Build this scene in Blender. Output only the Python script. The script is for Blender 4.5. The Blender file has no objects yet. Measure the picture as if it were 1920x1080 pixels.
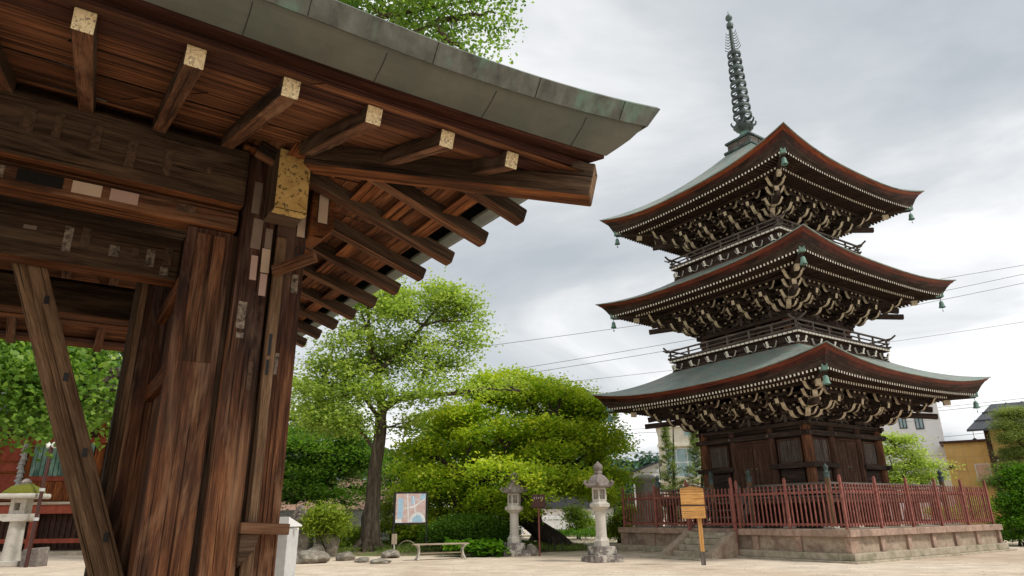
import bpy, math, random
import numpy as np
from mathutils import Vector, Matrix
random.seed(7)
PI = math.pi
scene = bpy.context.scene
COL = scene.collection

# ------------------------------------------------------------------ survey of the place
# camera stands at the world origin, 1.4 m above the ground, 24 mm class lens, tipped up 18.7 deg
F, PITCH, ROLL, EYE = 1254.0, 0.327007, 0.011942, 1.4
TH = 0.59263                       # both the gate and the pagoda are turned by this angle
AR = (math.cos(TH), math.sin(TH))  # their a axis
AL = (-math.sin(TH), math.cos(TH)) # their b axis
CP, SP, CR, SR = math.cos(PITCH), math.sin(PITCH), math.cos(ROLL), math.sin(ROLL)
def ray(x, y):
    u1, v1 = (x-960)/F, (540-y)/F
    u, v = u1*CR+v1*SR, -u1*SR+v1*CR
    return (u, CP-v*SP, SP+v*CP)
def at(x, y, Y):                   # point seen in direction x,y of the photograph, at distance Y
    d = ray(x, y); t = Y/d[1]
    return Vector((d[0]*t, Y, EYE+d[2]*t))
def gnd(x, y, z=0.0):
    d = ray(x, y); t = (z-EYE)/d[2]
    return Vector((d[0]*t, d[1]*t, z))
def ab(A, B, z=0):                 # gate / pagoda plan coordinates to world
    return Vector((A*AR[0]+B*AL[0], A*AR[1]+B*AL[1], z))

# ------------------------------------------------------------------ node helpers
def new_mat(name):
    m = bpy.data.materials.new(name); m.use_nodes = True
    nt = m.node_tree; nt.nodes.clear()
    out = nt.nodes.new('ShaderNodeOutputMaterial')
    b = nt.nodes.new('ShaderNodeBsdfPrincipled')
    nt.links.new(b.outputs[0], out.inputs[0])
    return m, nt, b, out
def N(nt, t, **k):
    n = nt.nodes.new(t)
    for a, v in k.items():
        if a.startswith('i_'):
            n.inputs[a[2:].replace('_', ' ')].default_value = v
        else: setattr(n, a, v)
    return n
def ramp(nt, stops, fac):
    r = nt.nodes.new('ShaderNodeValToRGB'); e = r.color_ramp.elements
    while len(e) < len(stops): e.new(.5)
    for el, (p, c) in zip(e, stops):
        el.position = p; el.color = (*c, 1) if len(c) == 3 else c
    nt.links.new(fac, r.inputs[0]); return r
def coords(nt, kind, scale, loc=(0,0,0)):
    t = nt.nodes.new('ShaderNodeTexCoord'); m = nt.nodes.new('ShaderNodeMapping')
    m.inputs['Scale'].default_value = scale; m.inputs['Location'].default_value = loc
    nt.links.new(t.outputs[kind], m.inputs[0]); return m.outputs[0]
def noise(nt, vec, scale=5, detail=5, rough=.6, dist=0):
    n = nt.nodes.new('ShaderNodeTexNoise'); n.inputs['Scale'].default_value = scale
    n.inputs['Detail'].default_value = detail; n.inputs['Roughness'].default_value = rough
    n.inputs['Distortion'].default_value = dist
    nt.links.new(vec, n.inputs['Vector']); return n
def mixc(nt, fac, a, b, mode='MIX'):
    m = nt.nodes.new('ShaderNodeMix'); m.data_type = 'RGBA'; m.blend_type = mode
    for s, v in ((m.inputs[0], fac), (m.inputs[6], a), (m.inputs[7], b)):
        if hasattr(v, 'links'): nt.links.new(v, s)
        elif isinstance(v, (int, float)): s.default_value = v
        else: s.default_value = (*v, 1)
    return m.outputs[2]
def bump(nt, b, h, strength=.3, dist=.01):
    n = nt.nodes.new('ShaderNodeBump'); n.inputs['Strength'].default_value = strength
    n.inputs['Distance'].default_value = dist
    nt.links.new(h, n.inputs['Height']); nt.links.new(n.outputs[0], b.inputs['Normal'])

def wood(name, dark, mid, light, gs=(1.1, 26), stain=(.02,.012,.008), stain_amt=.6, worn=None, rough=.85, bs=.5, bd=.004, shine=.12, low=None):
    m, nt, b, _ = new_mat(name)
    g = noise(nt, coords(nt, 'UV', (gs[0], gs[1], 1)), 1.0, 7, .68, .12)
    fine = noise(nt, coords(nt, 'UV', (gs[0]*5, gs[1]*7, 1)), 1.0, 4, .7)
    c = ramp(nt, [(.3, dark), (.5, mid), (.72, light)], g.outputs[0]).outputs[0]
    f = ramp(nt, [(.36, (.48,.48,.48)), (.62, (1.35,1.35,1.35))], fine.outputs[0]).outputs[0]
    c = mixc(nt, .95, c, f, 'MULTIPLY')
    st = noise(nt, coords(nt, 'UV', (.9, 2.6, 1), (3, 7, 0)), 1.0, 5, .6, .5)
    sf = ramp(nt, [(.42, (0,0,0)), (.66, (stain_amt,)*3)], st.outputs[0]).outputs[0]
    c = mixc(nt, sf, c, stain)
    ck = noise(nt, coords(nt, 'UV', (.55, gs[1]*2.1, 1), (8, 3, 0)), 1.0, 3, .5, .15)
    cf = ramp(nt, [(.585, (0,0,0)), (.62, (.9,)*3)], ck.outputs[0]).outputs[0]
    c = mixc(nt, cf, c, tuple(v*.35 for v in dark))
    if worn:
        wn = noise(nt, coords(nt, 'UV', (.7, 5, 1), (11, 2, 0)), 1.0, 4, .7, .8)
        wf = ramp(nt, [(.5, (0,0,0)), (.72, (.75,)*3)], wn.outputs[0]).outputs[0]
        c = mixc(nt, wf, c, worn)
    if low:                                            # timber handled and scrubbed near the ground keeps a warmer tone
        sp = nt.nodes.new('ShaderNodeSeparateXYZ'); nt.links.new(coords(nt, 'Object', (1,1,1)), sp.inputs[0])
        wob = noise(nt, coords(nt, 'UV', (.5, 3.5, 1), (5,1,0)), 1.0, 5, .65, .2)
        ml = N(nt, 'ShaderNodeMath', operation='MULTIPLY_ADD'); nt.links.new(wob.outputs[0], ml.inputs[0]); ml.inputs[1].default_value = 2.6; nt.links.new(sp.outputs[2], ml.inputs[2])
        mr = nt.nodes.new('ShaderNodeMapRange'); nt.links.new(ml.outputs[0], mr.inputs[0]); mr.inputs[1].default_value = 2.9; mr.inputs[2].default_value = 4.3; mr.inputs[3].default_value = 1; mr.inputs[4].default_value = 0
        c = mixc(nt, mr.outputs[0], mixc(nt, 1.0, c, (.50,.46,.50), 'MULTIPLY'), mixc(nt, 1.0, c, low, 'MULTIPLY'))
    nt.links.new(c, b.inputs['Base Color'])
    b.inputs['Roughness'].default_value = rough
    b.inputs['Specular IOR Level'].default_value = shine
    mx = N(nt, 'ShaderNodeMath', operation='ADD'); nt.links.new(g.outputs[0], mx.inputs[0]); nt.links.new(fine.outputs[0], mx.inputs[1])
    bump(nt, b, mx.outputs[0], bs, bd)
    return m
def rough_mat(name, c1, c2, scale=6, c3=None, s3=1.2, rough=.85, kind='Object', bs=.4, bd=.01, stretch=(1,1,1), metallic=0, spec=.3, t3=(.45,.62), detail=7):
    m, nt, b, _ = new_mat(name)
    n = noise(nt, coords(nt, kind, stretch), scale, detail, .65, .2)
    c = ramp(nt, [(.36, c1), (.64, c2)], n.outputs[0]).outputs[0]
    if c3:
        k = noise(nt, coords(nt, kind, stretch, (4, 9, 2)), s3, 5, .65, .4)
        kf = ramp(nt, [(t3[0], (0,0,0)), (t3[1], (.9,)*3)], k.outputs[0]).outputs[0]
        c = mixc(nt, kf, c, c3)
    nt.links.new(c, b.inputs['Base Color'])
    b.inputs['Roughness'].default_value = rough; b.inputs['Metallic'].default_value = metallic
    b.inputs['Specular IOR Level'].default_value = spec
    fn = noise(nt, coords(nt, kind, stretch), scale*5, 5, .7)
    bump(nt, b, fn.outputs[0], bs, bd)
    return m
def flat(name, c, rough=.6, metallic=0, var=.12):
    d = tuple(v*(1-var) for v in c); l = tuple(min(1, v*(1+var)) for v in c)
    return rough_mat(name, d, l, 5, rough=rough, metallic=metallic, bs=.1, bd=.002)
def leafmat(name, dark, mid, light, trans=.45, rough=.5):
    m, nt, b, out = new_mat(name)
    a = nt.nodes.new('ShaderNodeAttribute'); a.attribute_name = 'tint'
    r = ramp(nt, [(.0, dark), (.5, mid), (1.0, light)], a.outputs['Fac'])
    nt.links.new(r.outputs[0], b.inputs['Base Color'])
    b.inputs['Roughness'].default_value = rough; b.inputs['Specular IOR Level'].default_value = .3
    t = nt.nodes.new('ShaderNodeBsdfTranslucent')
    br = mixc(nt, 1.0, r.outputs[0], (1.25, 1.3, .65), 'MULTIPLY'); nt.links.new(br, t.inputs[0])
    s = nt.nodes.new('ShaderNodeMixShader'); s.inputs[0].default_value = trans
    nt.links.new(b.outputs[0], s.inputs[1]); nt.links.new(t.outputs[0], s.inputs[2]); nt.links.new(s.outputs[0], out.inputs[0])
    return m

M = {}
M['gate_wood'] = wood('gate_wood', (.055,.025,.014), (.15,.065,.032), (.29,.135,.07), (1.0, 20), (.022,.014,.011), .8, worn=(.30,.17,.10), bs=.6)
M['gate_dark'] = wood('gate_dark', (.030,.019,.013), (.074,.045,.028), (.155,.098,.060), (1.0, 22), (.018,.014,.011), .7, worn=(.17,.115,.075))
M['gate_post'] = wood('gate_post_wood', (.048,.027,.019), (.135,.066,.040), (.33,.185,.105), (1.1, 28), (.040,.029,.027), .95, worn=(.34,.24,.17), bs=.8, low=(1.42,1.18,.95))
M['pg_column'] = wood('pagoda_column_wood', (.07,.032,.018), (.16,.07,.037), (.27,.135,.075), (1.2, 12), (.04,.022,.015), .6)
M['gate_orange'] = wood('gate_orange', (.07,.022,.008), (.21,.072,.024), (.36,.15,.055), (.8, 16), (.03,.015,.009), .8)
M['sheath'] = wood('sheathing_wood', (.055,.022,.011), (.20,.078,.034), (.36,.16,.075), (.7, 14), (.03,.014,.009), .85, bs=.5, bd=.006)
M['brace_wood'] = wood('brace_wood', (.10,.058,.032), (.23,.14,.08), (.35,.235,.145), (1.1, 24), (.05,.028,.016), .6)
M['fascia_wood'] = wood('fascia_wood', (.035,.013,.008), (.07,.025,.015), (.12,.05,.028), (.8, 14), (.03,.014,.009), .6)
M['pg_dark'] = wood('pagoda_dark_wood', (.030,.021,.017), (.058,.040,.032), (.105,.076,.062), (1.5, 14), (.015,.010,.008), .5)
M['pg_rafter'] = wood('pagoda_rafter_wood', (.036,.021,.016), (.065,.038,.028), (.11,.066,.048), (1.2, 12))
M['pg_brown'] = wood('pagoda_brown_wood', (.045,.025,.018), (.092,.050,.034), (.17,.10,.068), (1.2, 12), (.04,.022,.015), .6)
M['pg_grey'] = wood('pagoda_grey_wood', (.085,.07,.06), (.15,.125,.108), (.25,.215,.19), (1.2, 14), (.06,.045,.038), .5)
M['pg_red'] = wood('pagoda_red_eave', (.030,.008,.006), (.062,.014,.010), (.12,.032,.018), (.5, 9), (.04,.009,.007), .7, rough=.6, shine=.3)
M['pg_red2'] = wood('pagoda_upper_eave', (.075,.014,.008), (.155,.031,.014), (.28,.072,.028), (.5, 9), (.08,.018,.01), .6, rough=.6, shine=.3)
M['pg_rust'] = wood('pagoda_rust_eave', (.09,.022,.010), (.20,.052,.020), (.34,.11,.045), (.5, 9), (.15,.03,.015), .5, rough=.5)
M['cream'] = rough_mat('cream_paint', (.46,.38,.26), (.66,.57,.42), 7, (.26,.19,.12), 4, t3=(.52,.72))
M['white_end'] = rough_mat('white_rafter_end', (.78,.73,.62), (.92,.89,.79), 9)
M['pg_roof'] = rough_mat('pagoda_copper_roof', (.12,.16,.145), (.25,.30,.26), 3.2, (.30,.285,.23), 1.0, stretch=(1,1,2.5), rough=.6, bs=.3, bd=.01, t3=(.48,.7))
def roof_mat():
    m, nt, b, _ = new_mat('pagoda_copper_shingle')
    v = nt.nodes.new('ShaderNodeTexBrick'); v.inputs['Scale'].default_value = 1; v.inputs['Brick Width'].default_value = .55; v.inputs['Row Height'].default_value = .055
    v.inputs['Color1'].default_value = (.13,.165,.15,1); v.inputs['Color2'].default_value = (.27,.31,.28,1); v.inputs['Mortar'].default_value = (.05,.065,.06,1); v.inputs['Mortar Size'].default_value = .006
    nt.links.new(coords(nt, 'UV', (1,1,1)), v.inputs[0])
    n = noise(nt, coords(nt, 'Object', (1,1,1)), 1.1, 6, .65, .4); f = ramp(nt, [(.42,(.05,)*3),(.62,(.75,)*3)], n.outputs[0])
    c = mixc(nt, f.outputs[0], v.outputs[0], (.29,.285,.24)); n2 = noise(nt, coords(nt, 'Object', (1,1,1)), 2.3, 5, .6)
    f2 = ramp(nt, [(.5,(0,)*3),(.62,(.6,)*3)], n2.outputs[0]); c = mixc(nt, f2.outputs[0], c, (.15,.27,.22))
    nt.links.new(c, b.inputs['Base Color']); b.inputs['Roughness'].default_value = .6; bump(nt, b, v.outputs[1], -.4, .012); return m
M['pg_shingle'] = roof_mat()
M['copper'] = rough_mat('green_copper', (.060,.060,.052), (.145,.155,.132), 5.5, (.125,.225,.165), 1.9, rough=.5, bs=.3, bd=.003, stretch=(1.6,1.6,.35), t3=(.50,.64), spec=.4, detail=9)
M['soffit_metal'] = rough_mat('olive_sheet_metal', (.085,.088,.070), (.118,.120,.096), 4.0, (.075,.088,.068), 1.6, rough=.55, bs=.25, bd=.003, spec=.4)
M['spire'] = rough_mat('spire_bronze', (.035,.045,.044), (.07,.09,.087), 4, (.10,.145,.13), 2, rough=.55, metallic=.2)
M['bell'] = rough_mat('bell_copper', (.10,.19,.16), (.18,.31,.25), 6, rough=.6)
M['gold'] = rough_mat('gold_painted_end', (.48,.31,.10), (.66,.46,.17), 9, (.10,.065,.03), 34, t3=(.56,.60), rough=.65, bs=.8, bd=.004)
M['gold_pale'] = rough_mat('pale_gold_end', (.58,.45,.25), (.84,.71,.46), 60, (.13,.10,.09), 75, t3=(.54,.62), rough=.6, bs=.6, bd=.003)
M['paper'] = rough_mat('paper_tan', (.50,.38,.28), (.58,.45,.34), 3, rough=.8, bs=.05)
M['paper_pink'] = rough_mat('paper_pink', (.44,.30,.25), (.52,.37,.31), 3, rough=.8, bs=.05)
M['paper_grey'] = rough_mat('paper_grey', (.17,.13,.10), (.25,.19,.15), 5, rough=.8, bs=.1)
M['paper_old'] = rough_mat('worn_print', (.035,.024,.018), (.33,.27,.21), 26, rough=.85, bs=.1)
M['paper_faint'] = rough_mat('faded_print', (.05,.03,.018), (.13,.08,.05), 30, rough=.85, bs=.1)
M['black'] = flat('black_plaque', (.012,.012,.012), .4)
M['iron'] = flat('dark_iron', (.035,.035,.037), .5, .6)
M['brownpole'] = flat('brown_pole_paint', (.06,.022,.016), .4)
M['granite'] = rough_mat('light_granite', (.40,.37,.32), (.58,.54,.47), 34, (.30,.27,.22), 3.2, t3=(.5,.75), bs=.3, bd=.004)
M['stone_cap'] = rough_mat('weathered_cap_stone', (.13,.105,.095), (.25,.215,.19), 18, (.36,.33,.28), 4, t3=(.55,.7), bs=.6, bd=.008)
M['stone_dark'] = rough_mat('stained_base_stone', (.10,.085,.08), (.22,.19,.175), 14, (.48,.44,.38), 2.6, t3=(.5,.58), bs=.5, bd=.008)
M['rock'] = rough_mat('lichen_rock', (.14,.12,.095), (.30,.265,.215), 5, (.42,.40,.33), 6, t3=(.55,.66), bs=.9, bd=.03)
M['plat'] = rough_mat('reddish_platform_stone', (.25,.165,.12), (.42,.295,.23), 5, (.17,.12,.095), 1.1, t3=(.5,.72), bs=.5, bd=.01)
M['plat_wall'] = rough_mat('platform_panel_stone', (.27,.205,.145), (.42,.335,.25), 7, (.16,.095,.075), 1.4, t3=(.5,.7), bs=.6, bd=.012)
M['plat_low'] = rough_mat('mossy_kerb_stone', (.30,.25,.18), (.44,.38,.29), 6, (.15,.15,.085), 2, t3=(.5,.7), bs=.6, bd=.012)
M['fence_red'] = rough_mat('faded_red_paint', (.19,.062,.048), (.29,.10,.076), 5, (.38,.17,.135), 9, t3=(.55,.7), rough=.6)
M['fence_dk'] = rough_mat('dark_red_paint', (.16,.045,.038), (.24,.075,.06), 5, rough=.6)
M['board_wood'] = wood('new_cedar_board', (.50,.24,.07), (.62,.33,.11), (.70,.42,.17), (.8, 20), (.42,.20,.07), .3, bs=.1)
M['bench_wood'] = wood('bench_wood', (.30,.23,.16), (.42,.34,.25), (.52,.45,.35), (1, 20), (.25,.19,.14), .5)
M['grit'] = rough_mat('grit_stone', (.30,.25,.20), (.56,.48,.40), 3)
M['moss'] = rough_mat('moss', (.11,.125,.012), (.24,.235,.03), 30, rough=.95, bs=1, bd=.03)
M['whitepaint'] = flat('white_paint', (.72,.72,.70), .5, var=.05)
M['greymetal'] = rough_mat('grey_sheet', (.42,.42,.41), (.56,.56,.55), 3, rough=.5)
M['bark'] = rough_mat('bark', (.035,.026,.018), (.12,.09,.062), 9, (.20,.175,.12), 4, t3=(.55,.7), stretch=(1,1,.22), bs=1, bd=.05)
M['barkdark'] = rough_mat('dark_bark', (.022,.017,.012), (.06,.046,.034), 9, stretch=(1,1,.3), bs=1, bd=.03)
M['barkred'] = rough_mat('red_pine_bark', (.16,.07,.035), (.28,.14,.08), 9, stretch=(1,1,.3), bs=1, bd=.03)
M['leaf_cherry'] = leafmat('leaf_fresh_green', (.15,.25,.045), (.37,.49,.095), (.60,.68,.22), .5)
M['leaf_maple'] = leafmat('leaf_maple', (.12,.26,.02), (.38,.51,.035), (.74,.75,.09), .52)
M['leaf_dark'] = leafmat('leaf_dark_green', (.035,.095,.016), (.10,.22,.026), (.24,.38,.05), .45)
M['leaf_ginkgo'] = leafmat('leaf_ginkgo', (.05,.14,.02), (.16,.29,.045), (.34,.47,.10), .5)
M['leaf_yellow'] = leafmat('leaf_yellow_green', (.10,.18,.015), (.25,.34,.03), (.42,.48,.06))
M['leaf_pine'] = leafmat('pine_needles', (.10,.15,.05), (.24,.31,.09), (.44,.50,.14), .4)
M['leaf_ivy'] = leafmat('leaf_bright', (.03,.10,.008), (.09,.22,.012), (.17,.34,.02), .4)
M['leaf_conifer'] = leafmat('conifer_leaf', (.08,.13,.03), (.19,.26,.06), (.34,.42,.11), .4)
M['leaf_far'] = leafmat('far_forest_leaf', (.045,.10,.07), (.06,.13,.085), (.08,.16,.10), .2)
M['grass'] = leafmat('grass_blade', (.07,.13,.02), (.15,.22,.04), (.30,.33,.09), .3)
M['beige'] = rough_mat('beige_render', (.56,.52,.42), (.66,.62,.51), 1.5, rough=.85)
M['whitewall'] = rough_mat('white_cladding', (.74,.74,.75), (.84,.84,.84), .8, rough=.8)
M['tan'] = rough_mat('ochre_cladding', (.56,.36,.12), (.66,.45,.18), 1.2, rough=.8)
M['pink'] = rough_mat('pink_cladding', (.55,.36,.28), (.66,.45,.36), 1.2, rough=.8)
M['concrete'] = rough_mat('block_wall', (.38,.38,.36), (.50,.50,.48), 2, rough=.85)
M['glass'] = rough_mat('window_glass', (.18,.28,.30), (.32,.43,.44), 1.3, rough=.15, spec=.8)
M['frame'] = flat('window_frame', (.6,.6,.58), .5)
M['slate'] = rough_mat('dark_roof', (.035,.04,.05), (.07,.075,.085), 6, rough=.5)
M['vermilion'] = wood('vermilion_boards', (.13,.035,.012), (.27,.082,.024), (.38,.15,.055), (.6, 8), (.08,.022,.012), .7)
M['red_beam'] = rough_mat('red_beam', (.20,.038,.022), (.30,.07,.036), 4)
M['dark_hall'] = rough_mat('dark_hall_wood', (.03,.015,.010), (.07,.032,.02), 5)
M['green_slat'] = rough_mat('green_slat', (.10,.22,.17), (.28,.42,.34), 5, (.05,.10,.08), 4, stretch=(1,1,.3))
M['pane'] = flat('lantern_pane', (.23,.21,.17), .4)
M['map_blue'] = flat('map_blue', (.36,.55,.70), .4); M['map_white'] = flat('map_white', (.75,.75,.75), .4)
M['rope'] = flat('power_cable', (.04,.04,.045), .6)
def map_material():
    m, nt, b, _ = new_mat('town_map_print')
    br = nt.nodes.new('ShaderNodeTexBrick'); br.inputs['Scale'].default_value = 9
    br.inputs['Color1'].default_value = (.42,.13,.09,1); br.inputs['Color2'].default_value = (.50,.27,.22,1)
    br.inputs['Mortar'].default_value = (.75,.68,.66,1); br.inputs['Mortar Size'].default_value = .045; br.offset = .35
    nt.links.new(coords(nt, 'UV', (1,1,1)), br.inputs[0])
    nz = noise(nt, coords(nt, 'UV', (1,1,1)), 7, 3)
    f = ramp(nt, [(.5,(0,0,0)),(.56,(.7,)*3)], nz.outputs[0])
    c = mixc(nt, f.outputs[0], br.outputs[0], (.62,.55,.56)); nt.links.new(c, b.inputs['Base Color'])
    b.inputs['Roughness'].default_value = .35
    return m
M['map'] = map_material()
def ground_material():
    m, nt, b, _ = new_mat('sandy_ground')
    v = coords(nt, 'Object', (1,1,1))
    big = noise(nt, v, .16, 6, .6, .6); mid = noise(nt, v, 1.3, 6, .65); fine = noise(nt, v, 55, 4, .8)
    c = ramp(nt, [(.36, (.56,.45,.345)), (.5, (.66,.55,.435)), (.66, (.71,.61,.50))], big.outputs[0]).outputs[0]
    c = mixc(nt, .55, c, ramp(nt, [(.3, (.58,.56,.52)), (.62, (1.1,1.1,1.1))], mid.outputs[0]).outputs[0], 'MULTIPLY')
    c = mixc(nt, .5, c, ramp(nt, [(.36, (.62,.60,.56)), (.6, (1.12,1.12,1.12))], fine.outputs[0]).outputs[0], 'MULTIPLY')
    sc_n = noise(nt, coords(nt, 'Object', (.35, 2.2, 1)), 2.0, 5, .7, .8)          # raked and trodden streaks
    c = mixc(nt, .5, c, ramp(nt, [(.40, (.66,.65,.63)), (.54, (1.05,1.05,1.05))], sc_n.outputs[0]).outputs[0], 'MULTIPLY')
    nt.links.new(c, b.inputs['Base Color']); b.inputs['Roughness'].default_value = .95
    b.inputs['Specular IOR Level'].default_value = .15
    bump(nt, b, fine.outputs[0], .5, .02); return m
M['ground'] = ground_material()
M['soil'] = rough_mat('garden_soil', (.10,.085,.045), (.22,.17,.10), 5, (.12,.16,.04), 1.5, t3=(.45,.6), bs=.8, bd=.03)

# ------------------------------------------------------------------ mesh builder
class MB:
    def __init__(s, o=(0,0,0)):
        s.v = []; s.f = []; s.uv = []; s.mi = []; s.o = Vector(o)
    def vert(s, p): s.v.append(tuple(Vector(p)-s.o)); return len(s.v)-1
    def face(s, idx, uv=None, mi=0):
        s.f.append(tuple(idx)); s.uv.append(uv or [(0,0)]*len(idx)); s.mi.append(mi)
    def poly(s, pts, mi=0, u=None, off=None):          # planar face with metric uv, u = grain direction
        P = [Vector(p) for p in pts]
        e = Vector(u).normalized() if u else (P[1]-P[0]).normalized()
        n = (P[1]-P[0]).cross(P[-1]-P[0])
        if n.length < 1e-9: n = Vector((0,0,1))
        n.normalize(); w = n.cross(e)
        if w.length < 1e-6: e = (P[1]-P[0]).normalized(); w = n.cross(e)
        w.normalize()
        o = off or (0, 0)
        s.face([s.vert(p) for p in P], [(p.dot(e)+o[0], p.dot(w)+o[1]) for p in P], mi)
    def prism(s, c, ex, ey, ez, mi=0, end=None, top=None, bot=None):
        """box centred at c with half-vectors; grain runs along the longest; end = material of the +ex face"""
        c, ex, ey, ez = map(Vector, (c, ex, ey, ez))
        ls = [ex.length, ey.length, ez.length]; k = ls.index(max(ls)); g = (ex, ey, ez)[k]
        off = (random.uniform(0, 50), random.uniform(0, 50))
        idx = [s.vert(c+a*ex+b*ey+d*ez) for a in (-1,1) for b in (-1,1) for d in (-1,1)]
        F_ = [((0,1,3,2),0),((4,6,7,5),0),((0,4,5,1),1),((2,3,7,6),1),((0,2,6,4),2),((1,5,7,3),2)]
        if ex.cross(ey).dot(ez) < 0: F_ = [(tuple(reversed(q)), a) for q, a in F_]
        gn = g.normalized()
        for n, (q, ax) in enumerate(F_):
            pts = [Vector(s.v[idx[i]])+s.o for i in q]
            nn = (ex, ey, ez)[ax].normalized()
            if ax == k:
                e1 = (ex, ey, ez)[(k+1)%3].normalized(); w = nn.cross(e1); sc = .25
                uv = [(p.dot(e1)*sc+off[0], p.dot(w)*sc*.6+off[1]) for p in pts]
            else:
                w = nn.cross(gn); uv = [(p.dot(gn)+off[0], p.dot(w)+off[1]+ax*.37) for p in pts]
            mm = mi
            if end is not None and n == 1: mm = end
            if top is not None and n == 5: mm = top
            if bot is not None and n == 4: mm = bot
            s.face([idx[i] for i in q], uv, mm)
        return s
    def box(s, x0, x1, y0, y1, z0, z1, mi=0, end=None, top=None, bot=None):
        return s.prism(((x0+x1)/2,(y0+y1)/2,(z0+z1)/2), ((x1-x0)/2,0,0), (0,(y1-y0)/2,0), (0,0,(z1-z0)/2), mi, end, top, bot)
    def bar(s, p0, p1, w, h, up=(0,0,1), mi=0, end=None, bot=None):
        p0, p1 = Vector(p0), Vector(p1); d = p1-p0; x = d.normalized(); up = Vector(up)
        y = up.cross(x)
        if y.length < 1e-5: y = Vector((0,1,0)).cross(x)
        y.normalize(); z = x.cross(y)
        return s.prism((p0+p1)/2, d/2, y*(w/2), z*(h/2), mi, end, None, bot)
    def tube(s, pts, rad, n=8, mi=0, cap=True):
        P = [Vector(p) for p in pts]; r = rad if hasattr(rad, '__len__') else [rad]*len(P)
        prev = None; rings = []; L = 0
        for i, p in enumerate(P):
            t = (P[min(i+1, len(P)-1)]-P[max(i-1, 0)]).normalized()
            a = prev if prev else (Vector((1,0,0)) if abs(t.x) < .9 else Vector((0,1,0)))
            x = (a-t*a.dot(t)).normalized(); y = t.cross(x); prev = x
            if i: L += (P[i]-P[i-1]).length
            rings.append(([s.vert(p+(x*math.cos(2*PI*k/n)+y*math.sin(2*PI*k/n))*r[i]) for k in range(n)], L))
        for (a, la), (b, lb) in zip(rings, rings[1:]):
            for k in range(n):
                q = (k+1) % n; s.face((a[k], a[q], b[q], b[k]), [(la, k*.1), (la, k*.1+.1), (lb, k*.1+.1), (lb, k*.1)], mi)
        if cap:
            s.face(tuple(reversed(rings[0][0])), None, mi); s.face(tuple(rings[-1][0]), None, mi)
        return s
    def lathe(s, c, prof, n=20, mi=0, sx=1, rot=0, cap=True):
        c = Vector(c); rings = []
        for r, z in prof:
            rings.append([s.vert(c+Vector((math.cos(2*PI*k/n+rot)*r, math.sin(2*PI*k/n+rot)*r, z))) for k in range(n)])
        for i in range(len(prof)-1):
            a, b = rings[i], rings[i+1]
            for k in range(n):
                q = (k+1) % n; s.face((a[k], a[q], b[q], b[k]), [(prof[i][1], k*.1), (prof[i][1], k*.1+.1), (prof[i+1][1], k*.1+.1), (prof[i+1][1], k*.1)], mi)
        if cap: s.face(tuple(reversed(rings[0])), None, mi); s.face(tuple(rings[-1]), None, mi)
        return s
    def extrude(s, poly2, o, ex, ez, ey, mi=0, rim=None):     # 2-D outline in (ex, ez), extruded along ey (both ways)
        o, ex, ez, ey = map(Vector, (o, ex, ez, ey)); n = len(poly2)
        A = [s.vert(o+ex*a+ez*b-ey) for a, b in poly2]; B = [s.vert(o+ex*a+ez*b+ey) for a, b in poly2]
        uv = [(a, b) for a, b in poly2]
        s.face(A, uv, mi); s.face(tuple(reversed(B)), list(reversed(uv)), mi)
        for i in range(n):
            j = (i+1) % n; s.face((A[j], A[i], B[i], B[j]), [(0,0),(0,.1),(.1,.1),(.1,0)], mi if rim is None else rim)
        return s
    def build(s, name, mats, parent=None, bevel=0, smooth=False, loc=None, rotz=None):
        me = bpy.data.meshes.new(name); me.from_pydata(s.v, [], s.f)
        l = me.uv_layers.new(name='UVMap'); flat_uv = [c for fu in s.uv for p in fu for c in p]
        l.data.foreach_set('uv', flat_uv)
        for m in (mats if isinstance(mats, (list, tuple)) else [mats]): me.materials.append(M[m] if isinstance(m, str) else m)
        me.polygons.foreach_set('material_index', s.mi)
        if smooth: me.polygons.foreach_set('use_smooth', [True]*len(s.f))
        me.validate(); me.update()
        o = bpy.data.objects.new(name, me); COL.objects.link(o)
        if parent: o.parent = parent
        if loc is not None: o.location = loc
        if rotz is not None: o.rotation_euler.z = rotz
        if bevel:
            b = o.modifiers.new('Bevel', 'BEVEL'); b.width = bevel; b.segments = 2; b.limit_method = 'ANGLE'; b.angle_limit = .6
        if smooth:
            try: me.set_sharp_from_angle(angle=math.radians(40))
            except Exception: pass
        return o
def tag(o, label=None, cat=None, group=None, kind=None):
    if label: o['label'] = label
    if cat: o['category'] = cat
    if group: o['group'] = group
    if kind: o['kind'] = kind
    return o
def empty(name, loc=(0,0,0), rz=0, label=None, cat=None, group=None):
    o = bpy.data.objects.new(name, None); COL.objects.link(o); o.empty_display_size = .3
    o.location = loc; o.rotation_euler.z = rz
    return tag(o, label, cat, group)
def kids(o): return [c for c in COL.objects if c.parent is o]
def copy_tree(o, parent=None):
    c = o.copy(); COL.objects.link(c)
    if parent is not None: c.parent = parent
    for ch in kids(o): copy_tree(ch, c)
    return c
def attach(o, parent): o.parent = parent; return o
# ================================================================== TEMPLE GATE
A0, B0 = -1.0, 6.4
gate = empty('temple_gate', ab(A0, B0), TH, 'old brown timber temple gate with copper-edged roof standing in the near left', 'gate')
GO = (A0, B0, 0)
def G(): return MB(GO)
def gbox(name, mat, x0, x1, y0, y1, z0, z1, bevel=.006, label=None, **k):
    b = G(); b.box(x0, x1, y0, y1, z0, z1, **k); o = b.build(name, mat, gate, bevel)
    if label: o['label'] = label
    return o
MIRX = 2*A0
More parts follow.
